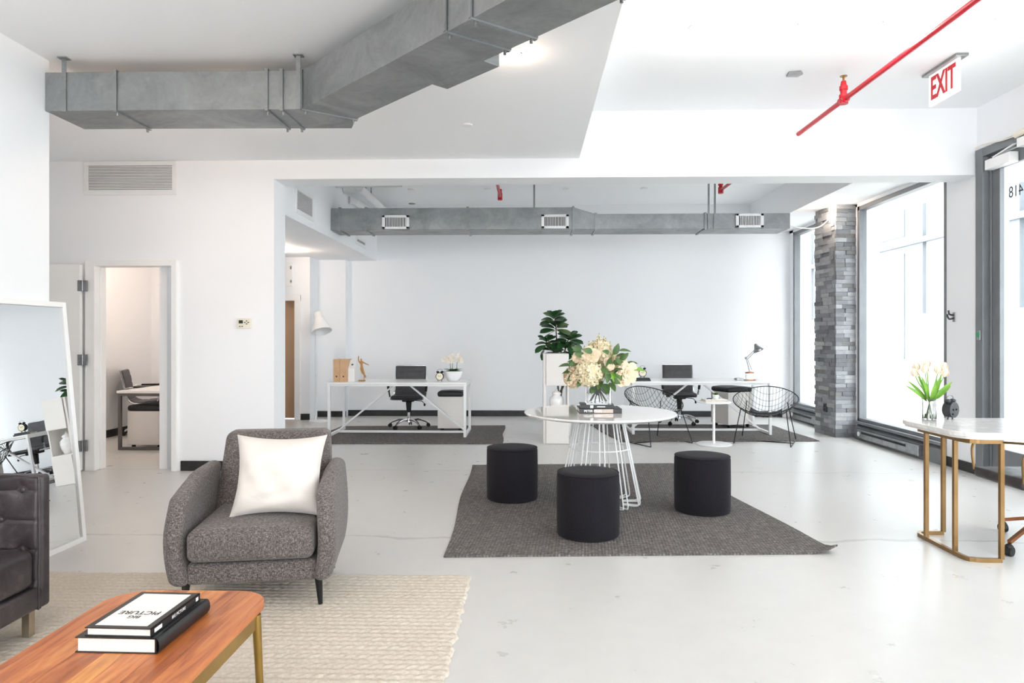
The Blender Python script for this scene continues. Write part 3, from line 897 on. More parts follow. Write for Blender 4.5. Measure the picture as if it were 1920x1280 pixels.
text_mesh('lettering', 'BIG', .026, 'ink', b2, Matrix.Translation((0, -.062, .0267)) @ R180, extrude=.0002, bold=.0005)
Msp = lambda x, y, z: Matrix(((0, 0, 1, x), (1, 0, 0, y), (0, 1, 0, z), (0, 0, 0, 1)))
text_mesh('lettering', 'BIG PICTURE', .014, 'white_ink', b2, Msp(.1027, .01, .013), extrude=.0002)
MB().box(.1025, .1029, -.125, -.085, .007, .019).box(.1025, .1029, .115, .13, .007, .019).build('spine_mark', 'white_ink', b2, smooth=False)

# armchair
A = thing('armchair', 'grey tweed armchair with curved arms and dark tapered legs', 'armchair', (-1.425, 3.66, .0165), math.radians(9.5))
def armf(sgn):
    def f(x, y, z):
        v = (z + .265) / .53
        x2 = x + sgn * .028 * math.sin(PI * min(max(v, 0), 1) ** .8) - sgn * .012 * (1 - v)
        k = min(max((y + .33) / .45, 0), 1)
        top = .5 + .5 * math.cos(PI * (1 - k)) if k < 1 else 1
        z2 = -.265 + (z + .265) * (.86 + .14 * math.sin(PI / 2 * k))
        y2 = y + .035 * max(0, .5 - v) + (.05 * max(0, v - .62) / .38 if y < 0 else 0)
        return x2, y2, z2
    return f
for s_ in (-1, 1):
    MB().rbox((s_ * .342, -.04, .385), (.09, .68, .51), .042, armf(s_), 8, 5).build('arm', 'tweed', A, angle=60)
def backf(x, y, z):
    v = (z + .31) / .62
    return x * (1.12 - .15 * v), y + .17 * v - .03 * math.cos(x * 4) * math.sin(PI * v), z
MB().rbox((0, .22, .495), (.60, .15, .60), .045, backf, 10, 4).build('backrest', 'tweed', A, angle=60)
def cushf(x, y, z):
    b = (1 - (x / .31) ** 2) * (1 - ((y) / .33) ** 2)
    return x, y, z + (.018 * b if z > 0 else -.004 * b)
MB().rbox((0, -.075, .325), (.60, .60, .155), .04, cushf, 10, 4).build('seat_cushion', 'tweed', A, angle=60)
MB().rbox((0, -.03, .182), (.615, .60, .105), .02, None, 6, 3).build('base', 'tweed', A, angle=60)
MB().box(-.26, .26, -.32, .2, .236, .256).build('deck', 'black_cushion', A, smooth=False)
for sx in (-1, 1):
    for y in (-.3, .24):
        MB().cyl((sx * .325, y - .0, 0), (sx * .315, y, .15), .011, .021, 14).build('leg', 'black_metal', A)
    arc = [(sx * (.29 if t < .5 else .293), -.37 + .03, .14 + .4 * t) for t in [0, .25, .5, .75, 1]]
# pillow
def pillow(w, h, t):
    def f(u, v, side):
        x, y = 2 * u - 1, 2 * v - 1
        pin = 1 - .16 * (1 - x * x) * abs(y) ** 3 * 1
        px = x * (1 - .12 * (1 - y * y)) * w / 2
        py = y * (1 - .12 * (1 - x * x)) * h / 2
        b = (max(0, 1 - x ** 4) * max(0, 1 - y ** 4)) ** .55
        wr = .006 * math.sin(x * 9 + y * 5) * (1 - abs(y)) + .004 * math.sin(y * 13 - x * 4)
        return (px, side * (b * t / 2 + wr * b) , py)
    m = MB().grid(lambda u, v: f(u, v, -1), 33, 33)
    m2 = MB().grid(lambda u, v: f(1 - u, v, 1), 33, 33)
    return m.add(m2.v, m2.f)
pm = pillow(.47, .43, .17)
pm.xf(Matrix.Translation((-1.325, 3.585, .63)) @ Matrix.Rotation(.16, 4, 'Z') @ Matrix.Rotation(-.30, 4, 'X') @ Matrix.Rotation(.02, 4, 'Y'))
tag(pm.build('throw_pillow', 'pillow_satin', angle=80), 'white satin throw pillow leaning on the grey armchair', 'pillow')

# leaning mirror
MR = thing('floor_mirror', 'tall white framed mirror leaning on the left wall', 'mirror', (-2.965, 4.5, 0), -.019)
Mm = Matrix.Rotation(-math.radians(5.2), 4, 'Y')
W_, H_ = .8, 1.6
fm = MB()
fm.box(-.03, .0, -.035, 0, 0, H_); fm.box(-.03, .0, -W_, -W_ + .035, 0, H_); fm.box(-.03, .0, -W_ + .035, -.035, 0, .035); fm.box(-.03, 0, -W_ + .035, -.035, H_ - .035, H_)
fm.xf(Mm).build('frame', 'white_trim', MR, smooth=False, bevel=.003)
MB().box(-.02, -.012, -W_ + .035, -.035, .035, H_ - .035).xf(Mm).build('mirror_glass', 'mirror', MR, smooth=False)

# leather sofa
SF = thing('sofa', 'dark tufted leather sofa with square brass legs', 'sofa', (-2.205, 3.09, .0165), 0)
def tuft(x, z):
    d = 0
    for r in range(3):
        for c in range(4):
            bx, bz = -.085 - c * .2 - (.1 if r % 2 else 0), .655 - r * .135
            dd = math.hypot(x - bx, z - bz)
            d = max(d, math.exp(-dd / .03))
    g = abs(((z - .655) / .135) - round((z - .655) / .135)) * .135
    return -.034 * d - .007 * math.exp(-(g / .006) ** 2)
def arm_in(u, v):
    x, z = -.85 + .85 * u, .12 + .6 * v
    e = min(u / .03, (1 - u) / .03, (1 - v) / .04, 1)
    e = max(e, 0)
    return (x + .0, -.062 - (.022 * math.sqrt(1 - (1 - e) ** 2) + tuft(x, z) * e), z)
ar = MB().grid(arm_in, 90, 64)
ar.rbox((-.425, -.035, .42), (.86, .06, .6), .018, None, 4, 3)
arm_ = ar.build('arm', 'leather', SF, angle=50)
for r, cols in enumerate(((-.085, -.285), (-.185,), (-.085, -.285))):
    for bx in cols:
        MB().sphere((bx, -.064, .655 - r * .135), (.013, .007, .013), 12, 6).build('button', 'leather', arm_)
MB().tube([(-.0, -.08, .12), (.004, -.08, .42), (.0, -.078, .715), (-.1, -.08, .722), (-.85, -.08, .722)], .004, 6).build('piping', 'leather', arm_)
MB().rbox((-.42, -.82, .31), (.83, 1.46, .17), .035, lambda x, y, z: (x, y, z + (.012 * (1 - (x / .42) ** 2) if z > 0 else 0)), 8, 4).build('seat_cushion', 'leather', SF, angle=60)
MB().rbox((-.43, -.9, .17), (.86, 1.78, .1), .018, None, 4, 3).build('base', 'leather', SF, angle=60)
MB().rbox((-.81, -.9, .42), (.12, 1.66, .58), .035, None, 4, 3).build('backrest', 'leather', SF, angle=60)
MB().rbox((-.425, -1.77, .42), (.86, .06, .6), .018, None, 4, 3).build('arm', 'leather', SF, angle=60)
for x in (-.05, -.8):
    for y in (-.075, -1.7):
        MB().box(x - .018, x + .018, y - .018, y + .018, 0, .125).build('leg', 'champagne', SF, smooth=False, bevel=.002)

# ================================================================ CENTRE GROUP
def flat_rug(name, label, corners, mat, curl=None):
    (a, b, c, d) = [Vector((*p, 0)) for p in corners]     # back-left, back-right, front-right, front-left
    def f(u, v, z):
        p = (d * (1 - u) + c * u) * (1 - v) + (a * (1 - u) + b * u) * v
        e = .012 * math.sin(v * 9) * (1 if u in (0, 1) else 0)
        zz = z
        if curl:
            k = max(0, 1 - math.hypot((1 - u) / .07, v / .07)); zz += curl * k * k
        return (p.x + e, p.y, zz)
    n = 41
    m = MB().grid(lambda u, v: f(u, v, .012), n, n)
    o = len(m.v)
    ring = [(i / (n - 1), 0) for i in range(n - 1)] + [(1, i / (n - 1)) for i in range(n - 1)] + [(1 - i / (n - 1), 1) for i in range(n - 1)] + [(0, 1 - i / (n - 1)) for i in range(n - 1)]
    k = len(ring)
    sk = [f(u, v, .012) for u, v in ring] + [f(u, v, .001) for u, v in ring]
    m.add(sk, [((i + 1) % k, i, k + i, k + (i + 1) % k) for i in range(k)])
    return tag(m.build(name, mat, angle=50), label, 'rug')
flat_rug('area_rug', 'charcoal woven rug under the round table and black poufs', [(-.61, 7.2), (1.53, 7.36), (1.93, 4.33), (-.53, 4.2)], 'rug_dark', .05)
flat_rug('area_rug', 'charcoal woven rug under the desk holding the wooden files', [(-2.86, 10.3), (-.38, 10.45), (-.35, 8.66), (-2.93, 8.62)], 'rug_dark')
flat_rug('area_rug', 'charcoal woven rug under the desk with the jointed lamp', [(.93, 10.6), (3.7, 10.65), (3.78, 9.0), (1.17, 8.87)], 'rug_dark')

def pouf(label, x, y):
    t = thing('pouf', label, 'pouf', (x, y, .012), 0)
    r, h = .213, .43
    prof = [(r - .02, 0), (r - .004, .006), (r, .02), (r + .002, h * .5), (r, h - .022), (r - .004, h - .008), (r - .014, h - .001)]
    MB().lathe(prof, 40).build('body', 'felt', t, angle=80)
    MB().lathe([(r - .013, h - .003), (r - .02, h + .003), (r * .6, h + .007), (1e-6, h + .008)], 40).build('top_cover', 'felt', t, angle=80)
    MB().tube([((r - .004) * math.cos(k * PI / 20), (r - .004) * math.sin(k * PI / 20), h - .004) for k in range(40)], .004, 6, True).build('piping', 'felt', t)
pouf('black felt pouf on the rug side toward the desk with the files', -.146, 5.72)
pouf('black felt pouf standing between the other two poufs', .40, 4.69)
pouf('black felt pouf on the rug side toward the console table', 1.345, 5.36)

# round table on wire legs
RT = thing('round_table', 'white round table on a flared wire base', 'table', (.573, 5.6, .012), 0)
MB().lathe([(.28, .708), (.585, .712), (.612, .722), (.618, .732), (.614, .738), (1e-6, .739)], 64).build('tabletop', 'white_gloss', RT, angle=30)
MB().lathe([(.2, .7), (.2, .709), (.15, .709), (.15, .7)], 40).build('mount_plate', 'white_metal', RT)
NP = 11
for k in range(NP):
    a0 = 2 * PI * (k + .2) / NP; da = .09
    P_ = lambda r, a, z: (r * math.cos(a), r * math.sin(a), z)
    path = [P_(.19, a0 - da, .703), P_(.335, a0 - da * .75, .03), P_(.33, a0 - da * .75, .012), P_(.3, a0 - da * .8, .006), P_(.22, a0 - da, .006), P_(.2, a0 - da * .6, .006), P_(.2, a0 + da * .6, .006), P_(.22, a0 + da, .006), P_(.3, a0 + da * .8, .006), P_(.33, a0 + da * .75, .012), P_(.335, a0 + da * .75, .03), P_(.19, a0 + da, .703)]
    MB().tube(path, .0058, 6).build('wire_leg', 'white_metal', RT)
MB().tube([(.243 * math.cos(t * PI / 24), .243 * math.sin(t * PI / 24), .45) for t in range(48)], .005, 6, True).build('hoop', 'white_metal', RT)
ZT = .012 + .7395
# books and vase
k1 = book('coffee_table_book', 'wide book with grey lettered spine, lower of the two under the vase', .25, .34, .036, (.565, 5.60, ZT), -PI / 2 + .02)
k2 = book('coffee_table_book', 'narrower black book lying directly under the glass vase', .22, .27, .03, (.545, 5.605, ZT + .036), -PI / 2 - .03)
MB().box(.125, .1256, -.05, .1, .003, .033).build('spine_panel', 'pastel_mag', k1, smooth=False)
text_mesh('lettering', 'PETER PRAN', .026, 'white_ink', k1, Msp(.1258, -.06, .0175), extrude=.0002, bold=.0004)
MB().box(.1101, .1106, .0, .065, .011, .018).build('spine_mark', 'white_ink', k2, smooth=False)
MB().box(.1101, .1106, -.055, -.03, .004, .026).build('spine_mark', 'white_ink', k2, smooth=False)
ZV = ZT + .0665
VC = (.56, 5.605)
VS = thing('glass_vase', 'square clear glass vase with flower stems on the stacked books', 'vase', (*VC, ZV))
def sqv(w, z0, z1): return rrect(-w, w, -w, w, .015, 3), z0, z1
vm = MB(); o_, _, _ = sqv(.1, 0, 0); i_, _, _ = sqv(.094, 0, 0); n_ = len(o_); Hh = .15
vm.add([(x, y, 0) for x, y in o_] + [(x, y, Hh) for x, y in o_] + [(x, y, Hh) for x, y in i_] + [(x, y, .012) for x, y in i_],
       [(k, (k + 1) % n_, n_ + (k + 1) % n_, n_ + k) for k in range(n_)] + [(n_ + k, n_ + (k + 1) % n_, 2 * n_ + (k + 1) % n_, 2 * n_ + k) for k in range(n_)] +
       [(2 * n_ + k, 2 * n_ + (k + 1) % n_, 3 * n_ + (k + 1) % n_, 3 * n_ + k) for k in range(n_)] + [tuple(range(n_ - 1, -1, -1)), tuple(range(3 * n_, 4 * n_))])
vm.build('glass_body', 'clear_glass', VS, smooth=False)
BQ = thing('flower_bouquet', 'full bouquet of cream flowers and green leaves in the square vase', 'flowers', (*VC, ZV + .015))
def petal_cloud(c, r, n, size, squash=1.0, cup=0.3):
    m = MB(); ga = PI * (3 - math.sqrt(5))
    for k in range(n):
        z = 1 - 2 * (k + .5) / n; rr = math.sqrt(1 - z * z); t = ga * k
        nrm = Vector((rr * math.cos(t), rr * math.sin(t), z * squash)).normalized()
        p = Vector(c) + Vector((rr * math.cos(t), rr * math.sin(t), z * squash)) * r * random.uniform(.9, 1.06)
        a = nrm.orthogonal().normalized(); b = nrm.cross(a); an = random.uniform(0, PI)
        a, b = a * math.cos(an) + b * math.sin(an), b * math.cos(an) - a * math.sin(an)
        s = size * random.uniform(.8, 1.2)
        for q in range(4):                                   # four-petalled floret
            d1, d2 = (a, b) if q % 2 == 0 else (b, a)
            sg = 1 if q < 2 else -1
            e = d1 * sg
            tip = p + e * s + nrm * s * random.uniform(-.2, cup)
            m.add([p, p + e * s * .6 + d2 * s * .45 + nrm * s * .25, tip, p + e * s * .6 - d2 * s * .45 + nrm * s * .25], [(0, 1, 2, 3)])
    return m
def peony(c, r, n, dirv):
    m = MB(); D_ = Vector(dirv).normalized(); a0 = D_.orthogonal().normalized(); b0 = D_.cross(a0); ga = PI * (3 - math.sqrt(5))
    for k in range(n):
        f_ = (k + 1) / n; th = ga * k; op = .25 + 1.25 * f_
        e = (a0 * math.cos(th) + b0 * math.sin(th)); d = (D_ * math.cos(op) + e * math.sin(op)).normalized()
        s = d.cross(D_); s = s.normalized() if s.length > 1e-3 else a0
        L = r * (.5 + .5 * f_) * random.uniform(.85, 1.12); wd = r * (.2 + .16 * f_); b = Vector(c) + e * r * .1 * f_; up = d.cross(s)
        pts = []
        for v in (0, .4, .8, 1.0):
            ww = wd * (.35 if v == 0 else (1 if v < .9 else .5)); cv = up * (-.16 * r * math.sin(v * 2.6) + random.uniform(-.03, .03) * r)
            pts += [b + d * L * v - s * ww + cv, b + d * L * v * 1.03 + cv * 1.4, b + d * L * v + s * ww + cv]
        m.add(pts, [(i * 3 + j, i * 3 + j + 1, i * 3 + j + 4, i * 3 + j + 3) for i in range(3) for j in range(2)])
    return m
def leaf_mesh(base, d, up, L, W, fold=.15, droop=.2, nv=7, shape='oval'):
    d = Vector(d).normalized(); up = Vector(up); s = d.cross(up).normalized(); up = s.cross(d)
    m = MB(); pts = []
    for i in range(nv):
        v = i / (nv - 1)
        w = math.sin(PI * (v ** (.8 if shape == 'oval' else 1.5))) ** .75 if 0 < v < 1 else .03
        if shape == 'fiddle': w = (.45 + .75 * v ** 1.2) * math.sin(PI * min(v * .97 + .03, 1)) ** .55 if 0 < v < 1 else .05
        c = Vector(base) + d * L * v - up * droop * L * v * v
        pts += [c - s * w * W / 2 + up * fold * w * W, c - s * w * W / 4 + up * fold * w * W * .35, c, c + s * w * W / 4 + up * fold * w * W * .35, c + s * w * W / 2 + up * fold * w * W]
    m.add(pts, [(i * 5 + j, i * 5 + j + 1, i * 5 + j + 6, i * 5 + j + 5) for i in range(nv - 1) for j in range(4)])
    return m
# hydrangeas, stock and roses; the photo's view axis is -y
for c, r, mt in (((-.085, -.13, .245), .105, 'petal_cream'), ((.02, .06, .41), .09, 'petal_cream'), ((-.20, -.03, .2), .075, 'petal_peach'), ((.10, .12, .3), .1, 'petal_cream'), ((-.1, .14, .28), .1, 'petal_cream')):
    MB_ = petal_cloud(c, r, 100, .03, 1.0, .5); MB_.sphere(c, r * .8, 14, 9)
    MB_.build('hydrangea', mt, BQ, smooth=False)
for k in range(9):
    x = -.11 + .25 * k / 8 + random.uniform(-.01, .01); y = random.uniform(-.06, .08); zt_ = .40 + .1 * math.sin(PI * (k + 1) / 10) + random.uniform(-.03, .03)
    m = MB()
    for j in range(16):
        t = j / 15; an = j * 2.4; rr = .03 * (1 - .7 * t)
        p = Vector((x + rr * math.cos(an), y - .02 + rr * math.sin(an), zt_ - .15 + .17 * t))
        s = .02 * (1 - .55 * t)
        m.add(petal_cloud(p, s * .5, 5, s * .8).v, petal_cloud(p, s * .5, 5, s * .8).f)
    st = m.build('stock_spike', 'petal_cream' if k % 3 else 'petal_peach', BQ, smooth=False)
    MB().tube([(0, 0, .05), (x * .6, y * .6, .25), (x, y - .02, zt_ + .03)], .003, 5).sphere((x, y - .02, zt_ + .028), (.0035, .0035, .008), 6, 5).build('stem', 'leaf_mid', st)
for c, r, d in (((-.075, -.13, .375), .075, (-.1, -1, .35)), ((.205, -.1, .235), .1, (.35, -1, .0)), ((.17, -.03, .33), .06, (.5, -.8, .5)), ((-.17, -.1, .36), .05, (-.6, -.8, .3)), ((.055, -.15, .33), .035, (.2, -1, .3)), ((.08, -.16, .29), .035, (.1, -1, .2))):
    peony(c, r, 44, d).build('peony', 'petal_white' if r > .1 else 'petal_peach', BQ, angle=80)
for (x, y, z, dx, dy, dz, L, mt) in ((.07, -.17, .3, .1, -.5, .8, .11, 'm'), (.1, -.17, .26, .5, -.5, .3, .13, 'm'), (.06, -.18, .22, -.1, -.6, -.8, .1, 'm'), (.11, -.17, .22, .1, -.6, -.7, .1, 'b'), (.14, -.15, .24, .3, -.6, -.5, .11, 'm'),
        (-.16, -.06, .4, -.6, -.4, .4, .1, 'm'), (-.2, -.08, .33, -.9, -.4, .2, .1, 'm'), (-.24, -.08, .25, -1, -.2, .0, .1, 'm'), (-.26, -.05, .3, -1, -.2, .1, .11, 'm'), (-.22, -.1, .21, -.6, -.5, -.6, .09, 'm'), (-.16, -.15, .17, -.4, -.6, -.8, .08, 'm'),
        (.14, -.05, .42, .4, -.3, .9, .1, 'm'), (.17, -.06, .38, .8, -.4, .3, .11, 'm'), (.2, -.04, .42, .9, -.2, .1, .1, 'm'), (.25, -.08, .32, .9, -.4, .2, .1, 'm'), (.3, -.1, .27, 1, -.3, .05, .12, 'b'), (.28, -.05, .22, .4, -.2, -.9, .09, 'm'), (.12, .12, .38, .7, .5, .4, .12, 'm'), (-.16, .15, .33, -.7, .6, .2, .12, 'm'),
        (-.02, -.16, .32, -.2, -.7, .3, .09, 'm'), (.0, -.14, .16, -.3, -.7, -.5, .1, 'm'), (.05, -.12, .13, .2, -.8, -.5, .12, 'm'), (-.05, -.1, .12, -.2, -.8, -.6, .1, 'm'), (.1, -.1, .14, .4, -.7, -.5, .1, 'm')):
    leaf_mesh((x - dx * L * .4, y - dy * L * .4, z - dz * L * .4), (dx, dy, dz), (0, -.4, .9) if abs(dz) < .6 else (.2, -1, 0), L, L * .55).build('leaf', 'leaf_bright' if mt == 'b' else 'leaf_mid', BQ, angle=80)
for k in range(16):
    a = -2.9 + k * .17; R_ = random.uniform(.15, .2); z_ = random.uniform(.16, .43)
    p = (R_ * math.cos(a) * 1.1, R_ * math.sin(a) * .95, z_)
    leaf_mesh(p, (math.cos(a) + random.uniform(-.5, .5), math.sin(a) * .5, random.uniform(-.5, .6)), (math.cos(a), math.sin(a) - .4, .4), .09, .05, .12, .15).build('leaf', 'leaf_mid', BQ, angle=80)
for k in range(7):
    a = k * .9; leaf_mesh((.03 * math.cos(a), .03 * math.sin(a), .13), (math.cos(a) * .6, math.sin(a) * .6, -.55), (math.cos(a), math.sin(a), .4), .095, .06, .1, .1).build('leaf', 'leaf_mid', BQ, angle=80)
stm = MB()
for k in range(9):
    a = k * 2.399; stm.tube([(.07 * math.cos(a), .07 * math.sin(a), .003), (-.02 * math.cos(a), -.02 * math.sin(a), .15), (-.08 * math.cos(a), -.08 * math.sin(a), .28)], .0045, 6)
stm.build('stems', 'leaf_mid', BQ)

# ================================================================ DESK FURNITURE
def desk(label, x, y, W, D_, H, group=None, mat='white_metal'):
    t = thing('desk', label, 'desk', (x, y, .013), 0, group)           # origin: front-left foot, x right, y back
    b = .036
    MB().box(-.005, W + .005, -.005, D_ + .005, H - .022, H).build('desktop', 'desk_top', t, smooth=False, bevel=.002)
    for sx in (b / 2, W - b / 2):
        f = MB().box(sx - b / 2, sx + b / 2, 0, b, 0, H - .022).box(sx - b / 2, sx + b / 2, D_ - b, D_, 0, H - .022)
        f.box(sx - b / 2, sx + b / 2, b, D_ - b, 0, b).box(sx - b / 2, sx + b / 2, b, D_ - b, H - .022 - b, H - .022)
        f.build('leg_frame', mat, t, smooth=False, bevel=.002)
    ym = D_ * .52
    MB().box(b, W - b, ym - .018, ym + .018, .004, .034).build('stretcher', mat, t, smooth=False, bevel=.002)
    MB().box(b, W - b, .02, .05, H - .05, H - .022).box(b, W - b, D_ - .05, D_ - .02, H - .05, H - .022).build('apron', mat, t, smooth=False)
    for s_ in (-1, 1):
        x0 = b if s_ < 0 else W - b
        MB().bar((x0, ym - .022, .03), (W / 2 + s_ * .08, ym - .022, H - .035), .022, .036, up=(0, 1, 0)).build('brace', mat, t, smooth=False)
    return t
desk('white steel desk holding wooden files and an orchid', -2.735, 9.17, 1.88, .78, .735)
desk('white steel desk holding the jointed lamp near the window', 1.42, 9.5, 1.92, .76, .735)

def office_chair(label, loc, rz, group=None):
    t = thing('office_chair', label, 'chair', loc, rz, group)         # faces -y
    def ribbed(path, w, th, name, ribs=True):
        P_ = catmull(path, 7); n = len(P_)
        vs = MB()
        def f(u, v):
            i = min(int(round(v * (n - 1))), n - 1)
            p = P_[i]; tn = (P_[min(i + 1, n - 1)] - P_[max(i - 1, 0)]).normalized(); nr = Vector((0, -tn.z, tn.y))
            a = 2 * PI * u; cx = math.cos(a); sy = math.sin(a)
            x = (abs(cx) ** .25) * (1 if cx >= 0 else -1) * w / 2
            rib = 1 - .35 * (abs(math.sin(v * PI * 11)) < .25)
            h = (abs(sy) ** .5) * (1 if sy >= 0 else -1) * th / 2 * rib
            return (x, p.y + nr.y * h, p.z + nr.z * h)
        return vs.grid(f, 32, n, True)
    ribbed([(0, -.26, .445), (0, -.22, .47), (0, -.05, .47), (0, .1, .455), (0, .19, .475)], .47, .05, 'seat').build('seat', 'leather_pad', t, angle=50)
    ribbed([(0, .17, .47), (0, .235, .53), (0, .26, .65), (0, .285, .8), (0, .315, .905)], .45, .035, 'backrest').build('backrest', 'leather_pad', t, angle=50)
    MB().bar((-.225, .325, .905), (.225, .325, .905), .03, .03).build('top_rail', 'chrome', t, bevel=.006)
    for s_ in (-1, 1):
        side = MB().tube(catmull([(s_ * .235, -.24, .45), (s_ * .238, 0, .455), (s_ * .238, .17, .465), (s_ * .236, .25, .56), (s_ * .232, .275, .7), (s_ * .23, .325, .905)], 6), .011, 8)
        side.build('side_rail', 'chrome', t)
        ap = catmull([(s_ * .245, .26, .66), (s_ * .275, .2, .675), (s_ * .28, 0, .675), (s_ * .28, -.12, .665), (s_ * .275, -.165, .6), (s_ * .26, -.13, .47)], 6)
        ar_ = MB().tube(ap, .012, 8).build('armrest', 'chrome', t)
        MB().rbox((s_ * .28, .02, .684), (.045, .27, .024), .01, None, 3, 3).build('arm_pad', 'black_rubber', ar_)
        MB().tube([(p[0], p[1] - .012, p[2]) for p in ap[16:27]], .019, 8).build('arm_sleeve', 'black_rubber', ar_)
    MB().rbox((0, .02, .415), (.18, .22, .045), .015, None, 3, 3).build('mechanism', 'black_metal', t)
    MB().tube([(.08, -.02, .41), (.2, -.04, .4), (.24, -.04, .36)], .006, 6).sphere((.24, -.04, .345), (.016, .016, .022), 8, 6).build('lever', 'black_rubber', t)
    MB().cyl((0, .02, .23), (0, .02, .4), .032, .045, 16).build('gas_cover', 'black_rubber', t)
    MB().cyl((0, .02, .09), (0, .02, .24), .022, n=16).build('gas_lift', 'chrome', t)
    hub = MB().cyl((0, .02, .085), (0, .02, .135), .045, .036, 16).build('hub', 'chrome', t)
    for k in range(5):
        a = 2 * PI * k / 5 + .35; c_, s_ = math.cos(a), math.sin(a)
        P_ = catmull([(.03 * c_, .02 + .03 * s_, .118), (.15 * c_, .02 + .15 * s_, .12), (.26 * c_, .02 + .26 * s_, .085), (.29 * c_, .02 + .29 * s_, .06)], 5)
        MB().tube(P_, [.021 - .0006 * i for i in range(len(P_))], 8).build('base_arm', 'chrome', t)
        cs = MB()
        for q in (-1, 1):
            ox, oy = -s_ * .014 * q, c_ * .014 * q
            cs.cyl((.3 * c_ + ox * .4, .02 + .3 * s_ + oy * .4, .027), (.3 * c_ + ox * 1.6, .02 + .3 * s_ + oy * 1.6, .027), .026, n=14)
        cs.sphere((.295 * c_, .02 + .295 * s_, .045), (.022, .022, .018), 10, 6)
        cs.build('caster', 'black_rubber', t)
    return t
ch1 = office_chair('black ribbed office chair behind the desk with the wooden files', (-1.80, 10.12, .013), .06)
dup(ch1, (2.33, 10.68, .013), -.1, 'black ribbed office chair behind the desk with the jointed lamp')
dup(ch1, (-5.3, 9.4, 0), PI / 2 + .35, 'black ribbed office chair inside the small office')

def pedestal(label, loc, rz, W=.4, D_=.5, H=.5):
    t = thing('pedestal_cabinet', label, 'cabinet', loc, rz)
    MB().box(-W / 2, W / 2, -D_ / 2, D_ / 2, .05, H).build('body', 'cabinet_white', t, smooth=False, bevel=.004)
    for k, (a, b) in enumerate(((.055, .3), (.306, H - .005))):
        d_ = MB().box(-W / 2 + .004, W / 2 - .004, D_ / 2, D_ / 2 + .016, a, b).build('drawer', 'cabinet_white', t, smooth=False, bevel=.003)
    MB().rbox((0, .005, H + .035), (W + .01, D_ + .02, .07), .03, lambda x, y, z: (x, y, z + .012 * (1 - (x / .21) ** 2) if z > 0 else z), 5, 4).build('cushion', 'black_cushion', t, angle=60)
    for sx in (-1, 1):
        for sy in (-1, 1):
            MB().cyl((sx * (W / 2 - .05) - .012, sy * (D_ / 2 - .05), .025), (sx * (W / 2 - .05) + .012, sy * (D_ / 2 - .05), .025), .025, n=12).bar((sx * (W / 2 - .05), sy * (D_ / 2 - .05), .03), (sx * (W / 2 - .05), sy * (D_ / 2 - .05), .052), .02, .02).build('caster', 'black_rubber', t)
    return t
pedestal('white pedestal cabinet with black cushion under the desk with the files', (-1.13, 9.84, .013), 0, .36, .3, .5)
pedestal('white pedestal cabinet with black cushion under the desk near the window', (3.06, 10.42, .013), .38, .44, .4, .53)

# ---- things on the desks
DT = .013 + .735
def alarm_clock(label, loc, rz, r=.052, back='black_metal'):
    t = thing('alarm_clock', label, 'clock', loc, rz)                  # faces -y
    zc = r + .014
    MB().cyl((0, -.025, zc), (0, .03, zc), r, n=28).build('case', back, t)
    MB().cyl((0, -.027, zc), (0, -.0255, zc), r * .85, n=28).build('dial', 'clock_face', t)
    MB().bar((0, -.029, zc), (.02, -.029, zc + .014), .003, .004, up=(0, 1, 0)).bar((0, -.029, zc), (-.026, -.029, zc + .014), .003, .003, up=(0, 1, 0)).build('hands', 'ink', t, smooth=False)
    for s_ in (-1, 1):
        m = MB().sphere((s_ * .03, 0, zc + r + .006), (.022, .022, .015), 12, 6).cyl((s_ * .022, 0, zc + r - .014), (s_ * .03, 0, zc + r + .004), .004, n=6)
        m.build('bell', back, t)
        MB().cyl((s_ * .028, 0, 0), (s_ * .022, 0, .03), .005, n=8).build('foot', back, t)
    MB().tube(catmull([(-.036, 0, zc + r + .012), (-.03, 0, zc + r + .035), (0, 0, zc + r + .045), (.03, 0, zc + r + .035), (.036, 0, zc + r + .012)], 6), .003, 6).build('handle', 'steel', t)
    return t
alarm_clock('black twin-bell alarm clock next to the orchid pot', (-1.245, 9.45, DT), -.05, .055)
alarm_clock('black twin-bell alarm clock on two flat books', (1.585, 9.64, DT + .042), 0, .055)
k3 = book('book', 'black book lying flat, lower of two under the alarm clock', .15, .26, .022, (1.56, 9.64, DT), -PI / 2)
k4 = book('book', 'small dark book lying flat directly under the alarm clock', .13, .2, .02, (1.58, 9.64, DT + .022), -PI / 2)
for x, lb in ((-2.64, 'wooden magazine file at the outer desk corner'), (-2.545, 'wooden magazine file beside the white one')):
    t = thing('magazine_file', lb, 'file holder', (x, 9.4, DT), 0)
    MB().box(-.046, .046, -.13, .13, 0, .31).build('body', 'light_wood', t, smooth=False, bevel=.002)
    MB().cyl((0, -.1312, .075), (0, -.1300, .075), .011, n=14).build('finger_hole', 'ink', t)
t = thing('magazine_file', 'white magazine file next to the wooden ones', 'file holder', (-2.452, 9.46, DT), 0)
MB().prism([(-.13, 0), (.13, 0), (.13, .22), (.0, .3), (-.13, .18)], -.046, .046).xf(Matrix(((0, 0, 1, 0), (1, 0, 0, 0), (0, 1, 0, 0), (0, 0, 0, 1)))).build('body', 'white_trim', t, smooth=False, bevel=.002)
MB().sphere((.0, -.06, .2), (.03, .03, .045), 10, 8).build('folded_paper', 'blue_dark', t)
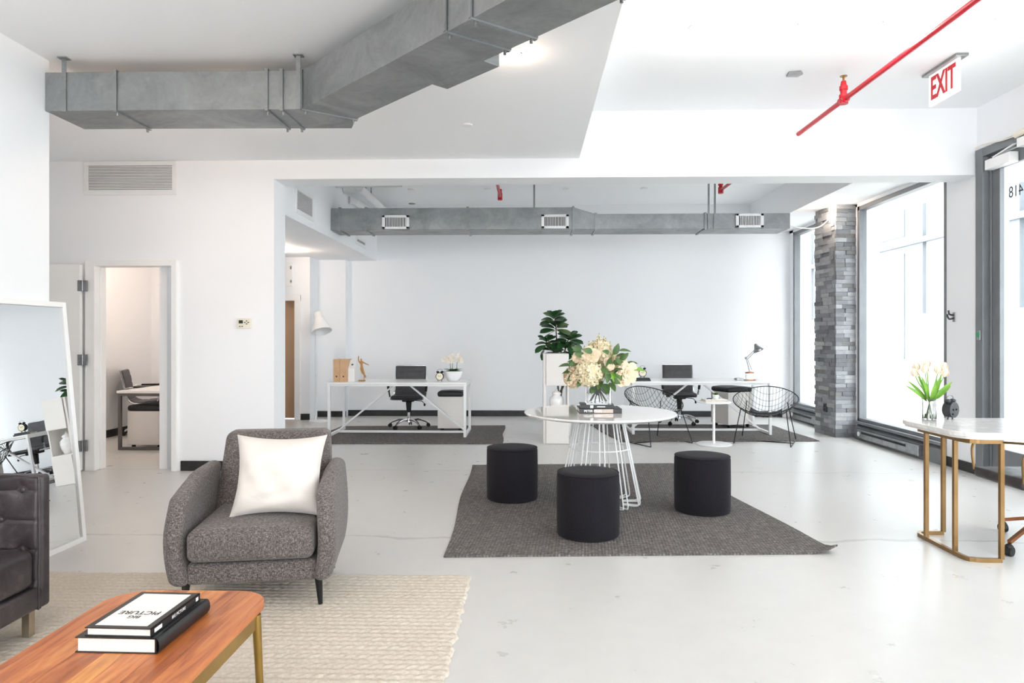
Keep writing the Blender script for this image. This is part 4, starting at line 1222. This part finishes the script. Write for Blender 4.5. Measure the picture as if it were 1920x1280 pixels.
# jointed wooden figure
FG = thing('wooden_figure', 'small jointed wooden figure posed as a dancer on desk', 'figurine', (-2.335, 9.45, DT), 0)
def skin(name, mat, pts, edges, radii, parent):
    me = bpy.data.meshes.new(name); me.from_pydata(pts, edges, []); me.update(); me.materials.append(MATS[mat])
    o = bpy.data.objects.new(name, me); C.objects.link(o); o.parent = parent
    o.modifiers.new('skin', 'SKIN')
    for i, r in enumerate(radii): me.skin_vertices[0].data[i].radius = (r, r)
    me.skin_vertices[0].data[0].use_root = True
    s_ = o.modifiers.new('sub', 'SUBSURF'); s_.levels = 2; s_.render_levels = 2
    return o
fp = [(.0, 0, .185), (-.004, 0, .225), (-.008, 0, .265), (-.008, 0, .285), (-.012, 0, .315),
      (.02, 0, .262), (.06, 0, .24), (.1, 0, .225), (-.036, 0, .268), (-.05, 0, .31), (-.045, 0, .355),
      (.012, 0, .165), (.03, 0, .11), (.035, 0, .05), (.03, -.015, .03), (-.012, 0, .165), (.005, 0, .115), (.045, .02, .075), (.05, .02, .045)]
fe = [(0, 1), (1, 2), (2, 3), (3, 4), (2, 5), (5, 6), (6, 7), (2, 8), (8, 9), (9, 10), (0, 11), (11, 12), (12, 13), (13, 14), (0, 15), (15, 16), (16, 17), (17, 18)]
skin('body', 'figure_wood', fp, fe, [.019, .016, .022, .008, .017, .01, .008, .006, .01, .008, .006, .014, .012, .008, .006, .014, .012, .008, .006], FG)
MB().lathe([(.05, 0), (.05, .014), (.044, .018), (1e-6, .018)], 24).build('stand', 'figure_wood', FG)
MB().cyl((.03, 0, .016), (.03, 0, .06), .003, n=6).build('rod', 'steel', FG)
# orchid
OC = thing('orchid_pot', 'white orchid in a white ceramic bowl on the desk', 'plant', (-1.068, 9.53, DT))
MB().lathe([(.055, 0), (.08, .004), (.12, .07), (.138, .138), (.132, .14), (.112, .075), (.06, .02), (1e-6, .018)], 32).build('bowl', 'ceramic', OC, angle=60)
MB().sphere((0, 0, .12), (.122, .122, .035), 20, 8).build('moss', 'moss', OC)
for k in range(7):
    a = k * .9 + .2; leaf_mesh((.02 * math.cos(a), .02 * math.sin(a), .135), (math.cos(a), math.sin(a), .65), (0, 0, 1), .13, .06, .1, .35).build('leaf', 'leaf_dark', OC, angle=80)
for k, (sx, h_, ex) in enumerate(((-.04, .34, -.12), (-.01, .36, -.02), (.05, .35, .13))):
    P_ = catmull([(sx, 0, .14), (sx * 1.1, 0, h_ - .08), ((sx + ex) / 2, -.01, h_), (ex, -.03, h_ - .05)], 6)
    MB().tube(P_, .004, 6).build('stem', 'leaf_mid', OC)
    for j in range(6):
        p = P_[int(7 + j * (len(P_) - 8) / 5)]
        q = Vector((p.x + random.uniform(-.02, .02), p.y - .02, p.z + random.uniform(-.025, .02)))
        m = MB()
        for i in range(5):
            a = i * 2 * PI / 5 + .3
            m.add(leaf_mesh(q, (math.cos(a), -.25, math.sin(a)), (0, -1, 0), .037, .034, .05, 0, 5).v, leaf_mesh(q, (math.cos(a), -.25, math.sin(a)), (0, -1, 0), .037, .034, .05, 0, 5).f)
        m.sphere((q.x, q.y - .006, q.z), .006, 6, 4)
        m.build('blossom', 'petal_white', OC, angle=80)
# jointed desk lamp
DL = thing('desk_lamp', 'grey jointed desk lamp on a copper and glass base', 'lamp', (3.13, 9.8, DT))
MB().lathe([(.085, 0), (.085, .01), (1e-6, .012)], 28).build('base', 'copper', DL)
MB().lathe([(.055, .012), (.058, .07), (.055, .1), (.05, .1), (.05, .014)], 24).build('jar', 'clear_glass', DL)
MB().lathe([(.062, .1), (.062, .115), (.03, .122), (1e-6, .122)], 24).build('collar', 'copper', DL)
MB().tube([(.0, 0, .12), (-.05, 0, .32)], .006, 8).tube([(.03, 0, .15), (-.03, 0, .3)], .004, 6).build('lower_arm', 'steel', DL)
MB().tube([(-.055, 0, .31), (.1, 0, .46)], .006, 8).tube([(-.03, 0, .3), (.1, 0, .43)], .005, 6).sphere((-.052, 0, .315), .018, 10, 6).build('upper_arm', 'steel', DL)
sh = MB().lathe([(.012, .11), (.022, .1), (.03, .075), (.05, .04), (.075, .0), (.072, .0), (.046, .04), (.026, .07), (1e-6, .09)], 24)
sh.xf(Matrix.Translation((.12, -.02, .42)) @ Matrix.Rotation(-.35, 4, 'Y') @ Matrix.Rotation(-.35, 4, 'X')).build('shade', 'steel', DL, angle=60)
MB().sphere((.13, -.03, .44), .025, 10, 8).build('bulb', 'ceramic', DL)
MB().tube(catmull([(.08, 0, .006), (.15, .02, .004), (.2, .1, .003), (.17, .3, .003)], 6), .003, 6).build('cord', 'white_metal', DL)
tag(MB().box(-.1, 0, -.06, .06, 0, .03).build('small_box', 'steel', loc=(3.04, 9.83, DT), smooth=False, bevel=.003), 'small grey box next to the jointed lamp', 'box')

# ---- floor lamp
FL = thing('floor_lamp', 'white floor lamp with tilted conical metal shade', 'lamp', (-3.40, 10.93, 0))
MB().lathe([(.15, 0), (.15, .02), (.14, .028), (1e-6, .03)], 32).build('base', 'white_metal', FL)
MB().cyl((-.05, 0, .028), (-.05, 0, 1.56), .012, n=12).build('pole', 'white_metal', FL)
sh = MB().lathe([(1e-6, .35), (.05, .345), (.064, .335), (.068, .24), (.09, .19), (.165, .0), (.16, .0), (.085, .185), (.06, .23), (1e-6, .3)], 32)
sh.xf(Matrix.Translation((.06, -.04, 1.45)) @ Matrix.Rotation(-.3, 4, 'Y') @ Matrix.Rotation(-.3, 4, 'X')).build('lamp_shade', 'white_metal', FL, angle=60)
MB().sphere((-.05, 0, 1.57), .025, 10, 8).cyl((-.05, 0, 1.57), (.0, -.01, 1.6), .012, n=8).build('joint', 'steel', FL)
MB().sphere((.03, -.03, 1.55), .035, 10, 8).build('bulb', 'ceramic', FL)
MB().tube(catmull([(.05, 0, .03), (.14, -.05, .02), (.2, .1, .006), (.12, .4, .006)], 6), .004, 6).build('cord', 'white_metal', FL)

# ---- shelf unit, jar, plant
SU = thing('shelf_unit', 'narrow white shelf unit with open niche', 'shelf', (.175, 8.72, 0))
w_, d_ = .325, .36
MB().box(0, .035, 0, d_, 0, 1.15).build('side_panel', 'cabinet_white', SU, smooth=False, bevel=.003)
MB().box(w_ - .02, w_, 0, d_, 0, 1.15).build('side_panel', 'cabinet_white', SU, smooth=False, bevel=.003)
MB().box(.035, w_ - .02, d_ - .012, d_, .76, 1.15).build('back_panel', 'cabinet_white', SU, smooth=False)
MB().box(.035, w_ - .02, d_ - .012, d_, 0, .38).build('back_panel', 'cabinet_white', SU, smooth=False)
for z0 in (0, .38, .74, 1.13):
    MB().box(.035, w_ - .02, 0, d_ - .012, z0, z0 + .02).build('shelf', 'cabinet_white', SU, smooth=False)
MB().box(.036, w_ - .002, -.018, 0, .745, 1.148).build('door', 'cabinet_white', SU, smooth=False, bevel=.002)
MB().box(.036, w_ - .002, -.018, 0, .005, .385).build('door', 'cabinet_white', SU, smooth=False, bevel=.002)
JR = thing('ginger_jar', 'white patterned ginger jar inside the shelf niche', 'jar', (.175 + .175, 8.86, .4))
MB().lathe([(.05, 0), (.06, .006), (.085, .08), (.092, .13), (.085, .18), (.055, .205), (.048, .215), (.05, .222)], 28).build('body', 'ceramic', JR, angle=60)
MB().lathe([(.056, .222), (.06, .23), (.05, .25), (.02, .265), (.012, .275), (.016, .285), (1e-6, .295)], 28).build('lid', 'ceramic', JR, angle=60)
pt = MB()
for j in range(6):
    for k in range(14):
        a = 2 * PI * (k + .5 * (j % 2)) / 14; z = .05 + j * .024; r = .0745 + .018 * math.sin(PI * min((z - .03) / .2, 1))
        pt.sphere((r * math.cos(a), r * math.sin(a), z), .004, 5, 4)
pt.build('dots', 'cabinet_white', JR)
PT = thing('fiddle_leaf_fig', 'fiddle leaf fig with glossy dark leaves behind the shelf unit', 'plant', (.42, 9.42, 0))
MB().lathe([(.13, 0), (.15, .01), (.17, .32), (.165, .33), (.155, .32), (.15, .28), (1e-6, .27)], 28).build('planter', 'ceramic', PT, angle=60)
MB().lathe([(.154, .285), (1e-6, .29)], 20).build('soil', 'soil', PT)
for pth in ([(0, 0, .28), (-.03, 0, .7), (-.06, 0, 1.1), (-.05, 0, 1.35), (-.08, 0, 1.72)], [(0, .0, .5), (.06, 0, .9), (.06, -.02, 1.15), (.12, -.03, 1.35)], [(-.04, 0, 1.0), (-.1, .02, 1.2), (-.17, 0, 1.32)], [(0, 0, .6), (.1, 0, .8), (.16, 0, .98)]):
    P_ = catmull(pth, 6); MB().tube(P_, [.015 - .009 * i / len(P_) for i in range(len(P_))], 8).build('branch', 'bark', PT)
fl = []
def rosette(c, n, r, L, flat, a0=0):
    for j in range(n):
        a = j * 2.39996 + a0; t_ = (j + .5) / n
        el = 1.25 - flat * t_                       # inner leaves upright, outer ones spread
        d = Vector((math.cos(a), math.sin(a) * .8, el)).normalized()
        fl.append((Vector(c) + Vector((math.cos(a), math.sin(a), 0)) * r * .25 + Vector((0, 0, -.09 * t_)), d, L * (.65 + .4 * t_), a))
rosette((-.085, 0, 1.66), 13, .04, .19, 1.3)
rosette((-.06, 0, 1.53), 12, .05, .23, 1.5, 1.0)
rosette((.12, -.03, 1.36), 17, .06, .22, 1.9, .4)
rosette((.07, -.03, 1.24), 12, .08, .23, 1.9, 2.0)
rosette((-.18, 0, 1.32), 12, .05, .19, 2.0, .9)
rosette((-.13, 0, 1.22), 8, .05, .18, 1.9, 2.2)
rosette((.16, -.02, 1.0), 8, .05, .17, 2.0, .2)
for p, d, L, a in fl:
    up = Vector((-d.x * d.z, -d.y * d.z - .55, 1 - d.z * d.z + .1))
    leaf_mesh(p, d, up, L, L * .78, .08, .3, 8, 'fiddle').build('leaf', 'leaf_dark' if random.random() < .85 else 'leaf_mid', PT, angle=80)

# ---- side table, magazines, succulent
ST = thing('side_table', 'small white pedestal side table between the two wire chairs', 'table', (2.335, 8.72, 0))
MB().lathe([(.215, 0), (.22, .004), (.22, .012), (.21, .017), (1e-6, .018)], 40).build('base', 'white_metal', ST)
MB().cyl((0, 0, .017), (0, 0, .532), .017, n=16).build('post', 'white_metal', ST)
MB().lathe([(.205, .53), (.215, .533), (.215, .545), (.21, .548), (1e-6, .548)], 40).build('top', 'white_metal', ST)
zz = .548
for k, (w, d, t_, mt, rz, lb) in enumerate(((.3, .22, .011, 'pages', .1, 'beige magazine at the bottom of the stack on side table'), (.29, .215, .009, 'pastel_mag', -.06, 'pinkish magazine in the middle of the stack on side table'), (.28, .21, .008, 'paper_white', .02, 'pale magazine topmost of the stack on side table'))):
    tag(MB().box(-w / 2, w / 2, -d / 2, d / 2, 0, t_).build('magazine', mt, loc=(2.34, 8.71, zz), rz=rz, smooth=False, bevel=.001), lb, 'magazine')
    zz += t_ + .0004
SC = thing('succulent_pot', 'small succulent in a white pot on the magazines', 'plant', (2.365, 8.74, zz))
MB().lathe([(.028, 0), (.036, .003), (.042, .05), (.039, .052), (.034, .044), (1e-6, .042)], 20).build('pot', 'ceramic', SC, angle=60)
for k in range(16):
    a = k * 2.4; el = .3 + 1.2 * k / 16
    leaf_mesh((0, 0, .043), (math.cos(a), math.sin(a), el), (0, 0, 1), .045, .024, .3, -.1, 5).build('leaf', 'leaf_bright' if k % 3 == 0 else 'leaf_mid', SC, angle=80)
tag(MB().tube(catmull([(0, 0, .006), (.03, .01, .01), (.06, 0, .006), (.05, -.03, .006)], 6), .006, 6).build('glasses_case', 'blue_dark', loc=(2.24, 8.69, zz)), 'small dark trinket on the magazines', 'trinket')

# ---- wire lounge chairs
def wire_chair(label, loc, rz):
    t = thing('wire_chair', label, 'chair', loc, rz)           # faces -y
    def rim(a):                                                   # a=0 back, pi front
        x = math.sin(a) * (.40 - .02 * math.cos(a)); y = .33 * math.cos(a)
        cb = (1 + math.cos(a)) / 2
        z = .40 + .30 * cb ** 1.1 + .05 * abs(math.sin(a)) ** 2 * (1 - cb)
        return Vector((x, y + .02, z))
    c0 = Vector((0, -.03, .36))
    def S(a, r):
        R = rim(a); p = c0 + (R - c0) * r
        bowl = c0.z + (R.z - c0.z) * r ** 2.2
        return Vector((p.x, p.y, bowl - .03 * math.sin(PI * r)))
    def surf(x, y):                                               # x,y in unit disc
        return S(math.atan2(x, y), min(math.hypot(x, y), 1))
    MB().tube([rim(2 * PI * k / 64) for k in range(64)], .0065, 6, True).build('rim', 'black_metal', t)
    N = 19
    for k in range(1, N):
        x = -1 + 2 * k / N; h = math.sqrt(1 - x * x)
        MB().tube([surf(x, -h + 2 * h * i / 20) for i in range(21)], .0024, 4).build('wire', 'black_metal', t)
    for k in range(1, 15):
        y = -1 + 2 * k / 15; h = math.sqrt(1 - y * y)
        MB().tube([surf(-h + 2 * h * i / 20, y) for i in range(21)], .0024, 4).build('wire', 'black_metal', t)
    def pad(u, v):
        x, y = (2 * u - 1), (2 * v - 1)
        q = surf(x * .5, y * .5 - .15)
        return (q.x, q.y, q.z + .008 + .02 * (max(0, 1 - x ** 4) * max(0, 1 - y ** 4)) ** .5)
    MB().grid(pad, 16, 16).build('seat_pad', 'black_cushion', t, angle=80)
    for s_ in (-1, 1):
        f = (s_ * .34, -.34, .008); b = (s_ * .34, .34, .008)
        tf = S(s_ * 2.35, .93); tb = S(s_ * .95, .8)
        MB().tube([tuple(tf), f], .0065, 6).build('leg', 'black_metal', t)
        MB().tube([tuple(tb), b], .0065, 6).build('leg', 'black_metal', t)
        MB().tube([f, b], .0065, 6).build('runner', 'black_metal', t)
    MB().tube([(-.34, 0, .008), (.34, 0, .008)], .0065, 6).build('cross_rod', 'black_metal', t)
    return t
wc = wire_chair('black wire lounge chair beside the side table nearer the pillar', (3.06, 8.95, 0), math.radians(-26))
dup(wc, (1.62, 8.92, 0), math.radians(30), 'black wire lounge chair partly hidden behind the round table')

# ================================================================ SMALL OFFICE
def office_desk(label, x):
    t = thing('desk', label, 'desk', (x, 8.1, 0), 0)
    W, D_, H = .545, 1.6, .715; b = .035
    MB().box(-.01, W, -.01, D_, H - .03, H).build('desktop', 'desk_top', t, smooth=False, bevel=.003)
    for y in (0, D_ - b):
        f = MB().box(0, b, y, y + b, 0, H - .03).box(W - b, W, y, y + b, 0, H - .03).box(b, W - b, y, y + b, 0, b).box(b, W - b, y, y + b, H - .03 - b, H - .03)
        f.build('leg_frame', 'office_frame', t, smooth=False, bevel=.002)
    MB().box(0, b, b, D_ - b, H - .03 - b, H - .03).box(W - b, W, b, D_ - b, H - .03 - b, H - .03).build('rail', 'office_frame', t, smooth=False)
office_desk('pale desk with dark steel frame inside the office, beside the chair', -4.96)
office_desk('pale desk with dark steel frame inside the office, holding the screen', -4.40)
pedestal('white pedestal cabinet under the office desk beside the chair', (-4.69, 8.42, 0), 0, .42, .45, .46)
pedestal('white pedestal cabinet under the office desk holding the screen', (-4.12, 8.42, 0), 0, .42, .45, .46)
MO = thing('computer_screen', 'slim computer screen seen edge-on on the office desk', 'monitor', (-4.34, 8.45, .715), .0)
MB().box(-.09, .09, -.1, .1, 0, .008).build('foot', 'steel', MO, smooth=False, bevel=.002)
MB().box(.0, .015, -.06, .06, .008, .2).build('neck', 'steel', MO, smooth=False)
MB().box(-.022, -.004, -.3, .3, .1, .5).build('screen', 'black_metal', MO, smooth=False, bevel=.004)

# ================================================================ RIGHT: CONSOLE
CN = thing('console_table', 'marble console table with rounded brass frame', 'table', (2.6, 4.17, 0))
top = rrect(0, 1.78, 0, .78, .16, 8)
MB().prism(top, .755, .785).build('marble_top', 'marble', CN, smooth=False, bevel=.004)
MB().prism(rrect(.012, 1.768, .012, .768, .15, 8), .742, .755).build('top_edge', 'marble', CN, smooth=False)
def ubase(x0, x1, sgn):
    return [(x1, .03), (x0 + .09 * sgn, .03), (x0 + .035 * sgn, .045), (x0, .1), (x0, .5), (x0 + .01 * sgn, .58), (x0 + .06 * sgn, .61), (x1, .61)]
for x0, x1, s_ in ((.06, .25, 1), (1.72, 1.53, -1)):
    pts = catmull([(x, y, 0) for x, y in ubase(x0, x1, s_)], 4)
    for z0, nm in ((.0, 'base_band'), (.717, 'apron_band')):
        m = MB(); hw = .011
        V_ = []
        for i, p in enumerate(pts):
            tn = (pts[min(i + 1, len(pts) - 1)] - pts[max(i - 1, 0)]).normalized(); nr = Vector((-tn.y, tn.x, 0)) * hw
            V_ += [p + nr + Vector((0, 0, z0)), p - nr + Vector((0, 0, z0)), p - nr + Vector((0, 0, z0 + .025)), p + nr + Vector((0, 0, z0 + .025))]
        n_ = len(pts)
        m.add(V_, [(4 * i + k, 4 * i + (k + 1) % 4, 4 * i + 4 + (k + 1) % 4, 4 * i + 4 + k) for i in range(n_ - 1) for k in range(4)] + [(0, 3, 2, 1), (4 * n_ - 4, 4 * n_ - 3, 4 * n_ - 2, 4 * n_ - 1)])
        m.build(nm, 'bronze', CN, smooth=False)
    for x, y in ((x1, .03), (x0, .17), (x0, .48), (x1, .61)):
        MB().box(x - .012, x + .012, y - .012, y + .012, .02, .72).build('leg', 'bronze', CN, smooth=False, bevel=.001)
TV = thing('glass_vase', 'small clear glass vase holding the tulips', 'vase', (2.79, 4.84, .785))
MB().lathe([(.04, 0), (.045, .003), (.046, .09), (.043, .12), (.048, .15), (.045, .15), (.04, .12), (.042, .09), (.041, .012), (1e-6, .011)], 28).build('glass_body', 'clear_glass', TV, angle=60)
MB().lathe([(.0405, .013), (.0405, .045), (1e-6, .045)], 24).build('water', 'water', TV)
TU = thing('tulip_bunch', 'bunch of cream tulips with green leaves in glass vase', 'flowers', (2.79, 4.84, .80))
for (dx, dz, dy) in ((-.105, .285, -.02), (-.07, .325, .02), (-.05, .31, -.04), (-.01, .345, .01), (.045, .305, -.02), (.075, .285, -.04), (.105, .325, .02)):
    st = MB().tube(catmull([(-dx * .25, -dy * .3, .0), (dx * .15, dy * .2, .15), (dx * .7, dy * .7, dz * .8), (dx, dy, dz)], 5), .0035, 6).build('stem', 'leaf_bright', TU)
    m = MB(); c = Vector((dx, dy, dz)); tl = Vector((dx * .9, dy, .28)).normalized()
    for k in range(6):
        a = k * PI / 3; e = tl.orthogonal().normalized(); e2 = tl.cross(e); r_ = e * math.cos(a) + e2 * math.sin(a); s_ = tl.cross(r_)
        pts = []
        for v, rr, wd in ((0, .004, .006), (.25, .021, .02), (.55, .025, .022), (.85, .016, .014), (1, .005, .003)):
            b = c + tl * (.062 * v) + r_ * rr * (1 if k % 2 else .86)
            pts += [b - s_ * wd - r_ * wd * .3, b, b + s_ * wd - r_ * wd * .3]
        m.add(pts, [(i * 3 + j, i * 3 + j + 1, i * 3 + j + 4, i * 3 + j + 3) for i in range(4) for j in range(2)])
    m.build('blossom', 'tulip_petal', TU, angle=80)
for (dx, dy, dz, L) in ((-.9, -.2, .75, .2), (-.35, -.3, 1, .2), (-.15, .3, 1, .2), (.25, -.3, 1, .2), (.75, -.1, .85, .2), (.9, .1, .75, .19), (.1, -.4, 1, .17), (-.6, .2, .9, .19)):
    leaf_mesh((dx * .02, dy * .02, .11), (dx, dy, dz), (-dx * .5, -.8, .4), L, .036, .2, .12, 8).build('leaf', 'leaf_bright', TU, angle=80)
ak = alarm_clock('charcoal alarm clock seen from behind beside the tulips', (2.945, 4.86, .785), PI + .5, .055, 'charcoal_metal')
kb = MB()
for x, z in ((.015, .07), (-.02, .07), (.022, .04)): kb.cyl((x, .03, z), (x, .037, z), .006, n=8)
kb.build('knob', 'black_rubber', ak)
# rolling stool tucked under the console
RC = thing('rolling_stool', 'rolling stool with dark leather seat and brass rails at the console', 'stool', (3.3, 4.5, 0), 0)
MB().rbox((0, 0, .45), (.56, .46, .07), .022, None, 5, 3).build('seat', 'leather', RC, angle=60)
for s_ in (-1, 1):
    MB().tube(catmull([(.24, s_ * .24, .46), (.25, s_ * .245, .6), (.1, s_ * .245, .63), (-.2, s_ * .245, .645), (-.275, s_ * .243, .62), (-.27, s_ * .235, .46)], 6), .009, 8).build('arm_rail', 'bronze', RC)
MB().cyl((0, 0, .12), (0, 0, .42), .025, n=14).build('column', 'copper', RC)
for k in range(3):
    a = 2 * PI / 3 * k + PI + .5; c_, s_ = math.cos(a), math.sin(a)
    MB().bar((.02 * c_, .02 * s_, .19), (.36 * c_, .36 * s_, .085), .022, .022).build('base_arm', 'copper', RC, smooth=False)
    MB().cyl((.36 * c_ - .02 * s_, .36 * s_ + .02 * c_, .03), (.36 * c_ + .02 * s_, .36 * s_ - .02 * c_, .03), .03, n=14).sphere((.36 * c_, .36 * s_, .055), (.025, .025, .022), 8, 6).build('caster', 'black_rubber', RC)
